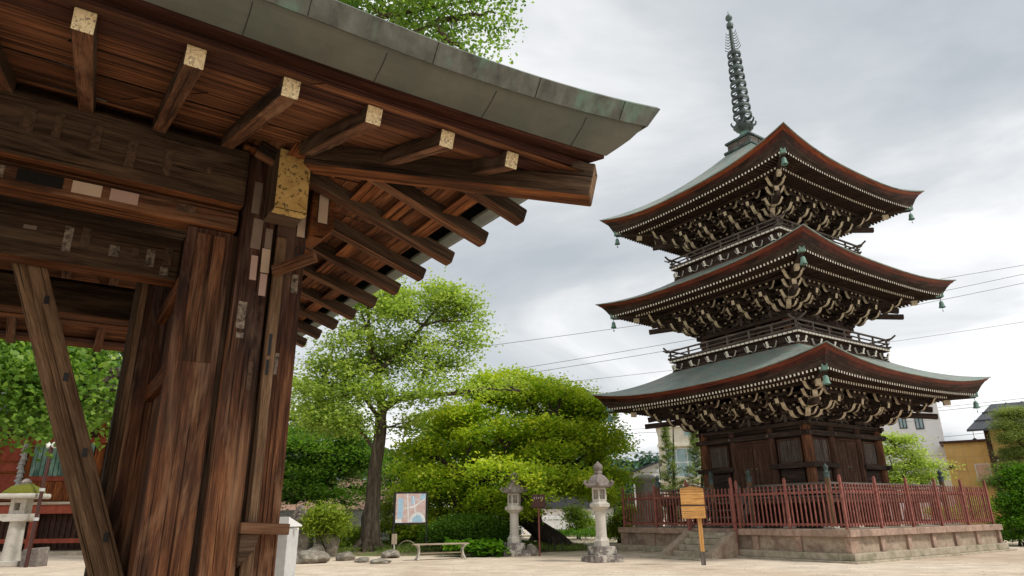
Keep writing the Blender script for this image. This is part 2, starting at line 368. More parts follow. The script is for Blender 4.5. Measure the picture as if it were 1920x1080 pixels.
# posts (near right cluster, its mirror twin far left, and the rear row)
def post_cluster(sgn):
    f = (lambda a: a) if sgn > 0 else (lambda a: MIRX-a)
    def bx(name, mat, a0, a1, b0, b1, z0, z1, bev=.006, par=gate):
        a, c = sorted((f(a0), f(a1))); m = G(); m.box(a, c, b0, b1, z0, z1); return m.build(name, mat, par, bev)
    p = bx('main_post', 'gate_post', .885, 1.115, 4.90, 5.32, .16, 4.05, .012)
    bx('main_post', 'gate_post', 1.145, 1.375, 4.93, 5.33, .16, 3.95, .012)
    bx('post_core', 'gate_dark', 1.02, 1.24, 4.975, 5.28, .16, 3.9)
    bx('cover_strip', 'brace_wood', 1.142, 1.215, 4.868, 4.929, .3, 3.42)
    bx('door_jamb', 'gate_post', .532, .845, 4.955, 5.03, .16, 3.405, .006)
    bx('jamb_panel', 'gate_wood', .60, .80, 4.944, 4.954, 2.42, 3.36, .003)
    bx('jamb_edge', 'gate_dark', .846, .884, 4.985, 5.25, .16, 3.405)
    bx('post_base_stone', 'granite', .44, 1.5, 4.75, 5.5, 0, .16, .02)
    # wall running back to the rear post
    bx('side_wall', 'gate_post', .60, .66, 5.03, 7.5, .3, 3.6)
    for z in (.45, 2.30, 2.95): bx('wall_rail', 'gate_orange', .545, .60, 5.03, 7.5, z, z+.13)
    bx('middle_post', 'gate_post', .435, .74, 6.15, 6.45, .16, 3.7, .01); bx('cover_strip', 'brace_wood', .385, .434, 6.17, 6.3, .16, 3.7, .005); bx('middle_post', 'gate_dark', .352, .384, 6.2, 6.4, .16, 3.7, .004)
    bx('rear_post', 'gate_post', .50, .84, 7.50, 7.86, .16, 4.0, .01)
    bx('post_base_stone', 'granite', .40, .94, 7.4, 7.96, 0, .16, .02)
    # bracket arm with its chamfered nose, protruding past the post
    m = G(); a0, a1 = (1.376, 1.565) if sgn > 0 else (MIRX-1.376, MIRX-1.565)
    m.extrude([(0,0),(0,.47),(1,.47),(1,.10),(.55,0)], (a0, 4.99, 3.48), (a1-a0, 0, 0), (0,0,1), (0,.12,0))
    m.build('bracket_nose', 'gate_orange', gate, .006)
    return p
post_cluster(1); post_cluster(-1)
# long beams over the opening
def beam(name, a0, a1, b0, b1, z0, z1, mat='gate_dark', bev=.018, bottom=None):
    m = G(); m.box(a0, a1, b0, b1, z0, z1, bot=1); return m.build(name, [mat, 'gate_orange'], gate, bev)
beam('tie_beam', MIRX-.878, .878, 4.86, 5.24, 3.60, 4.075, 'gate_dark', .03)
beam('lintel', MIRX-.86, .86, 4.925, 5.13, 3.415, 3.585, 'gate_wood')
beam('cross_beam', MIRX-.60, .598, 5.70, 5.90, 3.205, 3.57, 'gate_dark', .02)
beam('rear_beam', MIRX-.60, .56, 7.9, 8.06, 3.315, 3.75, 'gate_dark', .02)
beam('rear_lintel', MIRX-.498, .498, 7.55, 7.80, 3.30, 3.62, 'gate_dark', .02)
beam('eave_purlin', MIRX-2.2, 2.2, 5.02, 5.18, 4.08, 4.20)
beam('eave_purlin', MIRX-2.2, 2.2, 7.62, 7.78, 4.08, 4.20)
for a in (1.26, MIRX-1.26): 
    m = G(); m.box(a-.11, a+.11, 5.34, 7.6, 3.72, 4.06); m.build('side_tie_beam', 'gate_dark', gate, .02)
    m = G(); m.box(a-.08, a+.08, 5.181, 7.619, 4.085, 4.20); m.build('eave_purlin', 'gate_dark', gate, .01)
m = G(); m.box(-3, 1.0, 5.9, 7.9, 3.95, 3.99); m.build('ceiling_board', 'gate_dark', gate)
# gold ended beam nose facing the camera
m = G(); m.box(1.022, 1.268, 4.60, 4.899, 3.525, 4.02)
nose = m.build('beam_nose', 'gate_dark', gate, .012)
m = G(); m.box(1.030, 1.262, 4.592, 4.599, 3.535, 4.01); m.build('gold_plate', 'gold', nose); 
m = G(); m.box(1.030, 1.262, 4.585, 4.66, 3.512, 3.524); m.build('gold_plate', 'gold', nose)
nose['label'] = 'beam nose with flaking gold end face above the near post'
# gabled braces (temporary prop) inside the opening
k = 5.12/4.9
def prop(da, db, w, mat, dz=0):
    m = G(); p0, p1 = Vector((-.445+da, 5.97+db, 3.48)), Vector((.545+da, 5.97+db, .92))
    m.bar(p0, p1, .11, w, up=(1,0,0)) if False else m.bar(p0, p1, w, .10, up=(0,1,0)); return m
pr = prop(0, 0, .13, None).build('brace', 'brace_wood', gate, .006)
pr2 = prop(-.105, .07, .080, None).build('brace', 'brace_wood', gate, .006)
for t in (.2, .42, .63, .86):
    p = Vector((-.445, 5.905, 3.48)).lerp(Vector((.545, 5.905, .92)), t)
    m = G(); m.box(p.x-.012+.01, p.x+.018+.01, p.y, p.y+.012, p.z-.03, p.z+.03); m.build('mortise', 'black', pr)
# small projecting battens on the near post
def batten(p0, p1, w, h):
    m = G(); m.bar(p0, p1, w, h); return m.build('peg_arm', 'gate_wood', gate, .005)
batten((1.13, 4.84, 3.13), (1.36, 4.60, 3.215), .06, .075)
batten((1.095, 4.83, 1.34), (1.40, 4.80, 1.325), .09, .07)
m = G(); m.extrude([(0,0),(.12,0),(.10,-.09),(.03,-.17),(0,-.2)], (1.10, 4.84, 1.30), (1,0,0), (0,0,1), (0,.03,0)); m.build('peg_bracket', 'gate_dark', gate, .004)
m = G(); m.box(1.158, 1.178, 4.862, 4.867, 2.50, 2.66); m.build('latch', 'iron', gate)
m = G(); m.box(1.155, 1.175, 4.862, 4.867, 2.36, 2.47); m.build('mortise', 'black', gate)
m = G(); m.tube([(1.30+.02*math.cos(t), 4.85, 3.33+.035*math.sin(t)) for t in np.linspace(0, 6.2, 14)], .006, 6); m.build('iron_ring', 'iron', gate)

# paper votive stickers pasted on the timber
def sticker(q, w, h, mat, B, dx=0, name='votive_sticker', rot=0):
    """q = point measured on the timber face at depth B: (A, z) of the centre"""
    m = G(); a, z = q; r = random.uniform(-.02, .02)+rot
    ex = Vector((math.cos(r), 0, math.sin(r)))*w/2; ez = Vector((-math.sin(r), 0, math.cos(r)))*h/2
    m.prism((a, B-.002, z), ex, (0,.0012,0), ez); return m.build(name, mat, gate)
st = [
 # on the tie beam face (B=4.86)
 ((.33, 3.80), .052, .20, 'paper_faint', 4.858), ((-.12, 3.86), .06, .20, 'paper_faint', 4.858), ((-.34, 3.88), .05, .18, 'paper_faint', 4.858),
 ((-.50, 3.87), .075, .17, 'paper_faint', 4.858), ((.10, 3.80), .06, .2, 'paper_faint', 4.858), ((-.78, 3.86), .07, .2, 'paper_faint', 4.858), ((.60, 3.82), .035, .06, 'paper_faint', 4.858),
 # on the lintel
 ((-.37, 3.502), .25, .085, 'black', 4.923), ((-.11, 3.500), .17, .085, 'paper', 4.923), ((.11, 3.500), .17, .085, 'paper_pink', 4.923), ((.50, 3.51), .12, .06, 'paper_faint', 4.923), ((-.66, 3.5), .2, .08, 'paper_old', 4.923),
 # on the cross beam
 ((-.18, 3.40), .055, .20, 'paper_old', 5.698), ((-.07, 3.43), .06, .17, 'paper_faint', 5.698), ((.13, 3.37), .07, .09, 'paper_old', 5.698), ((.38, 3.36), .06, .14, 'paper_old', 5.698),
 ((.27, 3.37), .05, .1, 'paper_faint', 5.698), ((.50, 3.40), .06, .15, 'paper_faint', 5.698), ((.49, 3.27), .06, .07, 'paper_old', 5.698), ((-.42, 3.44), .08, .03, 'paper_grey', 5.698),
 # rear lintel
 ((-.205, 3.51), .035, .07, 'paper', 7.898), ((.02, 3.47), .055, .15, 'paper', 7.898), ((-.12, 3.42), .04, .1, 'paper_faint', 7.898), ((.30, 3.45), .04, .05, 'paper_old', 7.898),
 # near post, left board and core
 ((.965, 3.71), .058, .26, 'paper_grey', 4.898), ((.995, 3.42), .07, .24, 'paper_grey', 4.898), ((1.00, 3.15), .047, .19, 'paper_pink', 4.898), ((1.082, 3.40), .05, .16, 'paper_grey', 4.898),
 ((1.078, 3.22), .06, .19, 'paper', 4.898), ((1.078, 3.03), .05, .17, 'paper_pink', 4.898), ((.955, 2.78), .06, .20, 'paper_old', 4.898), ((.96, 2.63), .05, .04, 'paper_old', 4.898),
 ((1.315, 3.09), .05, .15, 'paper_old', 4.928), ((1.238, 2.46), .032, .16, 'paper_old', 4.928), ((1.06, 2.35), .03, .2, 'paper_faint', 4.898),
]
for s_ in st: sticker(*s_)
sticker((1.468, 3.745), .075, .27, 'paper', 4.868, name='framed_sticker')
sticker((1.468, 3.745), .085, .28, 'iron', 4.8695, name='sticker_border')
sticker((1.325, 3.62), .06, .28, 'paper', 4.927)

# ---- hip roof, rafters and eaves
XR, YF, YR = 2.55, 3.0, 9.8; XL = MIRX-XR
SL = .335
def zr(d): return 3.455+SL*d              # rafter centre height, d = distance inward from the rafter end line
def rafter(p_out, p_in, end):
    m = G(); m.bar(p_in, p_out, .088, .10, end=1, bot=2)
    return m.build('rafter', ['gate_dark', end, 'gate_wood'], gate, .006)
i = 0
for n in range(16):
    A = 2.031-.4474*n
    if A < XL+.4: break
    inn = min(2.3, max(.35, (XR-A)*1.0-.1), (A-XL)-.1)
    rafter((A, YF, zr(0)), (A, YF+inn, zr(inn)), 'gold_pale')
    rafter((A, YR, zr(0)), (A, YR-inn, zr(inn)), 'gate_wood')
B_ = [3.671, 4.20, 4.75, 5.29, 5.84, 6.42, 7.02, 7.6, 8.2, 8.8]
for B in B_:
    inn = min(2.0, B-YF-.1, YR-B-.1); up = .03*(B-3.4)
    inn = max(inn, .4)
    m = G(); d = Vector((-inn, 0, SL*inn)); o = Vector((XR, B, zr(0)+up))
    m.bar(o+d, o+Vector((.02,0,-.007)), .105, .115, end=1, bot=1); m.build('rafter', ['gate_dark', 'gate_wood'], gate, .014)
    inn2 = inn; o = Vector((XL, B, zr(0)+up)); m = G(); m.bar(o+Vector((inn2,0,SL*inn2)), o, .105, .115); m.build('rafter', ['gate_wood'], gate, .012)
def hip(sx, sy, name='hip_rafter'):
    x = XR if sx > 0 else XL; y = YF if sy < 0 else YR
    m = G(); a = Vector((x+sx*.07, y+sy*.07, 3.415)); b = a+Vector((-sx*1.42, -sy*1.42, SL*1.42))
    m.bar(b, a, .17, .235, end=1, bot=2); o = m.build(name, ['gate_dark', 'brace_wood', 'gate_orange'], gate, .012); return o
for sx in (1,-1):
    for sy in (1,-1): hip(sx, sy)
# eave section: (outward offset, height, lift at the corners)
def ring_pt(side, u, s, z, lift):
    """side 0 front,1 right,2 rear,3 left; u in 0..1 along the side"""
    x0, x1, y0, y1 = XL-s, XR+s, YF-s, YR+s
    if side == 0: p = (x0+(x1-x0)*u, y0); L = x1-x0; d = min(u, 1-u)*L
    elif side == 1: p = (x1, y0+(y1-y0)*u); L = y1-y0; d = min(u, 1-u)*L
    elif side == 2: p = (x1-(x1-x0)*u, y1); L = x1-x0; d = min(u, 1-u)*L
    else: p = (x0, y1-(y1-y0)*u); L = y1-y0; d = min(u, 1-u)*L
    w = max(0, 1-d/1.9)**2*lift
    if side in (1, 3): w = lift+(.03*L*u if side == 1 else .03*L*(1-u))
    if side == 2: w = lift*max(0, 1-d/1.9)**2+.03*6.8*max(0, 1-d/1.9)**2
    return Vector((p[0], p[1], z+w))
def sweep(m, prof, n=36, mi=0, sides=(0,1,2,3)):
    for side in sides:
        for i in range(n):
            u0, u1 = i/n, (i+1)/n
            for (s0, z0, l0), (s1, z1, l1) in zip(prof, prof[1:]):
                a, b = ring_pt(side, u0, s0, z0, l0), ring_pt(side, u1, s0, z0, l0)
                c, d = ring_pt(side, u1, s1, z1, l1), ring_pt(side, u0, s1, z1, l1)
                L = 7.1 if side in (0,2) else 6.8
                v0 = s0*1.1+z0; v1 = s1*1.1+z1
                m.face([m.vert(q) for q in (a, b, c, d)], [(u0*L+side*9, v0), (u1*L+side*9, v0), (u1*L+side*9, v1), (u0*L+side*9, v1)], mi)
    return m
m = sweep(G(), [(-.16,3.525,0),(-.06,3.508,0),(.045,3.510,.02),(.05,3.548,.03)], sides=(0,2,3)); m.build('eave_board', 'fascia_wood', gate)
m = sweep(G(), [(.05,3.549,.03),(.125,3.552,.05),(.13,3.592,.06),(.10,3.60,.06)], sides=(0,2,3)); m.build('eave_board', 'fascia_wood', gate)
def seamed(name, prof, mat, sides=(0,1,2,3)):
    m = sweep(G(), prof, sides=sides); o = m.build(name, mat, gate, smooth=True); o.data.materials.append(M['iron'])
    return o
met = seamed('soffit_panel', [(.13,3.578,.06),(.135,3.56,.06),(.19,3.577,.09),(.25,3.602,.12),(.30,3.635,.15),(.318,3.656,.16),(.33,3.648,.16)], 'soffit_metal', (0,2,3))
seamed('soffit_panel', [(-.13,3.575,.0),(-.12,3.56,.0),(.10,3.60,.05),(.11,3.615,.05),(.33,3.648,.16)], 'soffit_metal', (1,))
cop = seamed('copper_fascia', [(.318,3.648,.16),(.335,3.640,.165),(.40,3.735,.19),(.385,3.752,.19),(.30,3.775,.18)], 'copper')
# seams between the copper sheets and the soffit sheets
def seam(side, u, prof, par, w=.004, mat='iron'):
    m = G(); P = [ring_pt(side, u, s, z, l) for s, z, l in prof]
    q = [p for p in P]
    m.tube([p for p in q], .0032, 5); m.build('seam', mat, par)
def seam_at(side, pos, prof, par):
    P = []
    for s_, z_, l_ in prof:
        lo = (XL if side == 0 else YF)-s_; ln = (XR-XL if side == 0 else YR-YF)+2*s_
        P.append(ring_pt(side, (pos-lo)/ln, s_, z_, l_))
    m = G(); m.tube(P, .0022, 5); m.build('seam', 'iron', par)
for side, lo, hi in ((0, XL+.2, XR+.2), (1, YF-.1, YR-.1)):
    c = hi-.12
    while c > lo:
        seam_at(side, c, [(.337,3.640,.165),(.402,3.735,.19)], cop)
        if c-.24 < hi-.1 and side == 0: seam_at(side, c-.24, [(.137,3.560,.06),(.19,3.576,.09),(.25,3.601,.12),(.30,3.634,.15)], met)
        c -= .66
# sheathing planks under the roof: planks parallel to the front on the front slope, parallel to the side on the side slope
def sheath():
    m = G(); w = .17
    def zq(d): return zr(d)+.054
    n = int(3.5/w)
    for j in range(n):
        d0, d1 = j*w-.10, (j+1)*w-.10-.004
        off = random.uniform(-.004, .004)
        for side in range(4):
            a = lambda d: {0: ((XL+d, YF+d), (XR-d, YF+d)), 1: ((XR-d, YF+d), (XR-d, YR-d)), 2: ((XR-d, YR-d), (XL+d, YR-d)), 3: ((XL+d, YR-d), (XL+d, YF+d))}[side]
            if side in (1, 3) and d1 > 3.3: continue
            if side == 1 and d0 < .10: continue
            (p0, p1), (q0, q1) = a(d0), a(d1)
            cuts = sorted(random.sample([.12,.25,.38,.5,.62,.75,.88], 3))
            cs = [0]+cuts+[1]
            for c0, c1 in zip(cs, cs[1:]):
                o2 = off+random.uniform(-.003, .003)
                L = lambda p, q, t, d: Vector((p[0]+(q[0]-p[0])*t, p[1]+(q[1]-p[1])*t, zq(d)+o2+(.03*(q[1]*t+p[1]*(1-t)-3.4) if side == 1 else 0)))
                e = 0.0012
                m.poly([L(p0, p1, c0+e, d0), L(p0, p1, c1-e, d0), L(q0, q1, c1-e, d1), L(q0, q1, c0+e, d1)], 0, off=(random.uniform(0, 60), random.uniform(0, 60)))
    return m
sheath().build('sheathing', 'sheath', gate)
# short cross laths of the side slope seen between its rafters
m = G()
for j in range(9):
    d = .26+.27*j
    for (b0, b1) in zip([YF+.4]+B_, B_): 
        if d < b1-YF-.2 and random.random() < .5:
            up = .03*(b0-3.4); m = G(); m.box(XR-d-.13, XR-d+.0, b0+.055, b1-.055, zr(d)+.040+up, zr(d)+.050+up); m.build('lath', 'gate_orange', gate)
# roof skin
m = G(); H2 = (YR-YF)/2+.40
prof = [(.30,3.775,.18), (.0,3.90,.06), (-.8,4.25,.0), (-1.8,4.75,0), (-3.39,5.85,0)]
sweep(m, prof); 
m.poly([(XL+3.39, YF+3.39, 5.85), (XR-3.39, YF+3.39, 5.85), (XR-3.39, YR-3.39, 5.85), (XL+3.39, YR-3.39, 5.85)])
m.build('roof', 'copper', gate)
m = G(); m.box(XL+3.2, XR-3.2, 6.22, 6.58, 5.8, 6.15); m.build('ridge', 'copper', gate, .03)
# ================================================================== PAGODA
AC, BC = 24.05, 16.32
PC = ab(AC, BC)
pag = empty('pagoda', PC, TH, 'tall three-storey dark timber pagoda with curved copper roofs and a ringed bronze spire', 'pagoda')
def R4(fn):                                   # run for the four sides with a rotation
    for q in range(4): fn(Matrix.Rotation(q*PI/2, 3, 'Z'), q)
class RM(MB):                                 # builder that rotates what it is given
    def __init__(s, R_=None): super().__init__(); s.R = R_
    def vert(s, p): s.v.append(tuple(s.R @ Vector(p)) if s.R else tuple(p)); return len(s.v)-1
    def prism(s, c, ex, ey, ez, mi=0, end=None, top=None, bot=None):
        if s.R:
            R_ = s.R; s.R = None
            super().prism(R_@Vector(c), R_@Vector(ex), R_@Vector(ey), R_@Vector(ez), mi, end, top, bot); s.R = R_; return s
        return super().prism(c, ex, ey, ez, mi, end, top, bot)
# side frame: the side faces -y (outward = -y), t runs along x
ST = [dict(h=2.28, z0=1.95, z1=4.42, S=5.36, ze=5.75, lift=.47, T=2.95, zt=7.0, bz=4.42, bo=(2.28, 3.75), bh=.86),
      dict(h=1.98, z0=7.5, z1=8.42, S=5.08, ze=9.80, lift=.41, T=2.62, zt=11.05, bz=8.42, bo=(1.98, 3.45), bh=.95),
      dict(h=1.74, z0=11.6, z1=12.28, S=4.80, ze=13.64, lift=.62, T=.62, zt=16.95, bz=12.28, bo=(1.74, 3.15), bh=.92)]
def lift(st, t, r=0): return st['lift']*abs(t)**2.6*(1-r)**2
def spread(t): return 1+.012*abs(t)**4
def roof_skin(st):
    m = RM(); S, T = st['S'], st['T']; nr, nt_ = 14, 28
    def P(q, t, r):
        h = S+(T-S)*r; h2 = h*(1+.012*abs(t)**4*(1-r))
        z = st['ze']+(st['zt']-st['ze'])*(.80*r+.20*r*r if T > 1 else .66*r+.34*r*r)+lift(st, t, r)
        v = Vector((t*h2, -h2, z)); return Matrix.Rotation(q*PI/2, 3, 'Z') @ v
    for q in range(4):
        for i in range(nr):
            for j in range(nt_):
                r0, r1, t0, t1 = i/nr, (i+1)/nr, -1+2*j/nt_, -1+2*(j+1)/nt_
                pts = [P(q,t0,r0), P(q,t1,r0), P(q,t1,r1), P(q,t0,r1)]
                m.face([m.vert(p) for p in pts], [(t0*S, r0*(S-T)*1.2), (t1*S, r0*(S-T)*1.2), (t1*S, r1*(S-T)*1.2), (t0*S, r1*(S-T)*1.2)])
    return m
def eave_pt(st, q, t, ins, dz, ll=1.0):
    h = (st['S']-ins)*(1+.012*abs(t)**4)
    return Matrix.Rotation(q*PI/2, 3, 'Z') @ Vector((t*h, -h, st['ze']+dz+lift(st, t)*ll))
def eave_sweep(m, st, prof, mi=0, n=28):
    for q in range(4):
        for j in range(n):
            t0, t1 = -1+2*j/n, -1+2*(j+1)/n
            for (i0, z0, l0), (i1, z1, l1) in zip(prof, prof[1:]):
                pts = [eave_pt(st,q,t0,i0,z0,l0), eave_pt(st,q,t1,i0,z0,l0), eave_pt(st,q,t1,i1,z1,l1), eave_pt(st,q,t0,i1,z1,l1)]
                S = st['S']; m.face([m.vert(p) for p in pts], [(t0*S, z0*1.5), (t1*S, z0*1.5), (t1*S, z1*1.5-i1), (t0*S, z1*1.5-i1)], mi)
    return m
def nose(m, o, out, side, L=.34, H=.26, w=.075, mi=1, curl=1):
    """pale S-curved beam nose: o = root, out = outward unit vector, side = lateral unit vector"""
    pts = [(0,-.03),(.32,-.02),(.58,.10),(.76,.32),(.86,.58),(1.0,.68),(1.02,.96),(.86,1.0),(.72,.70),(.58,.42),(.40,.26),(.22,.2),(0,.2)]
    poly = [(a*L, b*H*curl) for a, b in pts]
    m.extrude(poly, o, out, (0,0,1), Vector(side)*w, mi=0, rim=mi)
def cluster(corner=False, steps=3, sc=1.0, reach=1.3):
    """bracket set, outward = -y, wall at y=0, bottom at z=0"""
    m = MB(); out = Vector((0,-1,0)); lat = Vector((1,0,0)); h = .9
    m.box(-.13, .13, -.13, .13, 0, .14)
    for j in range(steps):
        d = .38*(j+1)*sc; z = .14+.22*j
        m.box(-.055, .055, -d-.04, .05, z, z+.11)
        if j < steps-1: nose(m, (0, -d+.02, z-.05), out, lat, .42, .36, .08)
        # lateral arm and its small blocks
        for yy in ((-d+.36*sc if j else 0),):
            m.box(-.42, .42, yy-.045, yy+.045, z+.02, z+.11)
            for x in (-.36, 0, .36):
                m.prism((x, yy, z+.155), (.065,0,0), (0,.065,0), (0,0,.045)); 
                m.prism((x, yy-.068, z+.165), (.05,0,0), (0,.004,0), (0,0,.035), 1)
            for s_ in (-1, 1): nose(m, (s_*.38, yy, z-.04), lat*s_, out, .24, .26, .042)
    # tail beam sloping out and down with a pale square end
    m.bar((0, .1, .14+.22*steps+.14), (0, -1.42*sc, .14+.22*steps-.22), .14, .17, end=1)
    m.box(-.34, .34, -1.26*sc-.045, -1.26*sc+.045, .14+.22*steps-.03, .14+.22*steps+.06)
    for x in (-.3, 0, .3): m.prism((x, -1.26*sc-.05, .14+.22*steps+.1), (.06,0,0), (0,.05,0), (0,0,.04), 0); m.prism((x, -1.26*sc-.105, .14+.22*steps+.11), (.045,0,0), (0,.004,0), (0,0,.032), 1)
    for s_ in (-1, 1): nose(m, (s_*.32, -1.26*sc, .14+.22*steps-.07), lat*s_, out, .24, .28, .048)
    return m
cl_mesh = cluster(); 
def storey(k, st):
    h, z0, z1 = st['h'], st['z0'], st['z1']
    # core walls
    m = RM(); m.box(-h+.10, h-.10, -h+.10, h-.10, z0-.2, z1+.95)
    m.build('wall', 'pg_dark', pag)
    # columns
    cols = [-1, -.375, .375, 1]
    for ia in range(4):
        Rq = Matrix.Rotation(ia*PI/2, 3, 'Z')
        for c in cols[:-1]:
            p = Rq @ Vector((c*h, -h, 0)); b = MB()
            r = .17 if c == -1 else .14
            b.tube([(p.x, p.y, z0), (p.x, p.y, z1)], r if k == 0 else r*.85, 14); b.build('column', 'pg_column' if c == -1 else 'pg_brown', pag, smooth=True)
        b = RM(Rq)
        if k == 0:
            for (za, zb, o_) in ((z1-.14, z1, .16), (z1-.20-.02, z1-.14, .0), (3.93, 4.10, .21), (2.84, 3.0, .21), (1.95, 2.12, .22)):
                if za == 2.84 or za == 1.95:
                    for xa, xb in ((-h-.28, -.375*h+.02), (.375*h-.02, h+.28)): b.box(xa, xb, -h-o_, -h+.02, za, zb)
                else: b.box(-h-.26, h+.26, -h-o_+.004*ia, -h+.02, za+.001*ia, zb)
        else:
            b.box(-h-.24, h+.24, -h-.2+.003*ia, -h, z1-.16+.001*ia, z1); b.box(-h-.1, h+.1, -h-.17, -h, z1-.42, z1-.30)
        b.build('wall_beam', 'pg_dark', pag, .008)
    # openings
    if k == 0:
        for ia in range(4):
            Rq = Matrix.Rotation(ia*PI/2, 3, 'Z')
            b = RM(Rq); x = .375*h-.15
            b.box(-x-.08, -x, -h-.07, -h+.1, 2.0, 3.92); b.box(x, x+.08, -h-.07, -h+.1, 2.0, 3.92); b.box(-x, x, -h-.07, -h+.1, 3.84, 3.92)
            b.build('door_frame', 'pg_brown', pag, .006)
            for s_ in (-1, 1):
                b = RM(Rq); xa, xb = sorted((s_*.012, s_*x)); b.box(xa, xb, -h-.03, -h+.01, 2.0, 3.83)
                for j in range(4): b.box(xa+.05+j*(xb-xa-.1)/4+.006, xa+.05+(j+1)*(xb-xa-.1)/4-.006, -h-.042, -h-.031, 2.08, 3.62)
                b.box(xa+.05, xb-.05, -h-.042, -h-.031, 3.68, 3.79)
                dd = b.build('door', 'pg_brown', pag, .003)
                b = RM(Rq); b.lathe((s_*.10, -h-.05, 2.9), [(.03,-.01),(.035,0),(.02,.02)], 10); b.build('door_handle', 'bell', dd)
            for s_ in (-1, 1):
                cx = s_*.69*h; w = .27*h/2+.14
                b = RM(Rq); b.box(cx-w, cx+w, -h-.05, -h+.05, 3.0, 3.06); b.box(cx-w, cx+w, -h-.05, -h+.05, 3.80, 3.86)
                for e in (-1, 1): b.box(cx+e*w-.03, cx+e*w+.03, -h-.055, -h+.05, 3.0, 3.86)
                wf = b.build('window', 'pg_brown', pag, .004)
                b = RM(Rq); n = 15
                for j in range(n): xx = cx-w+.06+(2*w-.12)*j/(n-1); b.prism((xx, -h-.01, 3.43), (.011,.011,0), (-.011,.011,0), (0,0,.37))
                b.build('lattice', 'pg_grey', wf)
                b = RM(Rq)
                for j in range(4): b.box(cx-w, cx+w, -h-.02-.004*(j%2), -h+.02, 2.13+j*.172, 2.13+j*.172+.165)
                b.build('wall_boards', 'pg_dark', pag)
            b = RM(Rq)
            for c in cols:
                for zz in (4.015,) : 
                    b.prism((c*h, -h-.225, zz), (.05,0,0), (0,.015,0), (0,0,.05)); b.prism((c*h, -h-.24, zz), (.03,0,0), (0,.012,0), (0,0,.03))
            b.build('nail_cover', 'pg_grey', pag, .01)
    else:
        for ia in range(4):
            Rq = Matrix.Rotation(ia*PI/2, 3, 'Z'); b = RM(Rq)
            for c0, c1 in ((-.86, -.5), (.5, .86), (-.27, .27)):
                b.box(c0*h, c1*h, -h-.03, -h+.1, z0+.1, z1-.42)
            b.build('panel', 'pg_brown', pag, .01)
    # bracket sets: four per side, corner sets turned outward on the diagonal as well
    bz = st['bz']; sc = [1.0, .98, .93][k]
    for ia in range(4):
        for c in cols:
            o = bpy.data.objects.new('bracket_set', CL); COL.objects.link(o); o.parent = pag
            Rq = Matrix.Rotation(ia*PI/2, 3, 'Z')
            o.location = Rq @ Vector((c*h, -h, bz)); o.rotation_euler.z = ia*PI/2; o.scale = (.94 if k else 1, sc, 1)
        o = bpy.data.objects.new('corner_bracket_set', CLC); COL.objects.link(o); o.parent = pag
        o.location = Matrix.Rotation(ia*PI/2, 3, 'Z') @ Vector((-h, -h, bz)); o.rotation_euler.z = ia*PI/2-PI/4; o.scale = (1, sc, 1)
        for c in (-.69, 0, .69):
            o = bpy.data.objects.new('upper_bracket_set', CLU); COL.objects.link(o); o.parent = pag
            o.location = Matrix.Rotation(ia*PI/2, 3, 'Z') @ Vector((c*h, -h, bz+.30)); o.rotation_euler.z = ia*PI/2; o.scale = (.9, sc, 1)
            o = bpy.data.objects.new('carved_strut', FS); COL.objects.link(o); o.parent = pag
            o.location = Matrix.Rotation(ia*PI/2, 3, 'Z') @ Vector((c*h, -h-.02, bz+.02)); o.rotation_euler.z = ia*PI/2
    # continuous purlins carried by the brackets
    for d, z in ((.02, .34), (.38*sc, .62), (.76*sc, .84), (1.28*sc, 1.02)):
        b = RM(); H_ = h+d
        for q in range(4):
            b.R = Matrix.Rotation(q*PI/2, 3, 'Z'); b.box(-H_-.3, H_+.3, -H_-.05+.002*q, -H_+.05, bz+z-.035+.002*q, bz+z+.06)
        b.build('purlin', 'pg_dark', pag)
    # soffit boards under the rafters
    S = st['S']
    m = eave_sweep(RM(), st, [(.42,-.285,.3),(1.20,-.195,.25),(1.21,-.275,.12),(S-h+.05, -.03,0)]); m.build('soffit', 'pg_dark', pag)
    # rafters, two tiers, pale ends
    for tier, (i0, dz0, i1, dz1, w, hh, gap) in enumerate(((.44, -.335, 1.30, -.235, .06, .075, .148), (1.14, -.335, S-h-.1, -.10, .065, .085, .148))):
        for q in range(4):
            m = MB(); Rq = Matrix.Rotation(q*PI/2, 3, 'Z'); n = int((S-i0-.12)*2/gap)
            for j in range(n+1):
                x = -(S-i0-.12)+j*(S-i0-.12)*2/n; t = x/(S-i0)
                reach = min(i1, max(i0+.25, S-abs(x)-.05)); 
                lf = (.30, .14)[tier]; za = st['ze']+dz0+lift(st, t)*lf; zb = st['ze']+dz1+lift(st, t)*lf*.6
                hw = (S-i0)*(1+.012*abs(t)**4)
                a = Rq @ Vector((x, -hw, za)); c = Rq @ Vector((x, -(S-reach), za+(zb-za)*(reach-i0)/(i1-i0)))
                m.bar(c, a, w, hh, end=1)
            m.build('rafter_row', ['pg_rafter', 'white_end'], pag)
    # dark board above the outer rafter ends, then the layered red eave
    eave_sweep(RM(), st, [(.50,-.297,.30),(.43,-.294,.30),(.28,-.235,.80),(.26,-.225,.82)]).build('eave_board', 'pg_dark', pag)
    eave_sweep(RM(), st, [(.31,-.240,.80),(.27,-.230,.82),(.155,-.130,.95),(.13,-.12,.96)]).build('lower_eave', 'pg_red', pag)
    eave_sweep(RM(), st, [(.17,-.140,.94),(.12,-.122,.96),(.035,-.03,1),(.03,-.02,1)]).build('upper_eave', 'pg_rust' if k == 2 else 'pg_red2', pag)
    eave_sweep(RM(), st, [(.05,-.034,1),(-.01,-.026,1),(0,0.002,1)]).build('eave_edge', 'pg_roof', pag)
    roof_skin(st).build('roof', 'pg_shingle', pag, smooth=True)
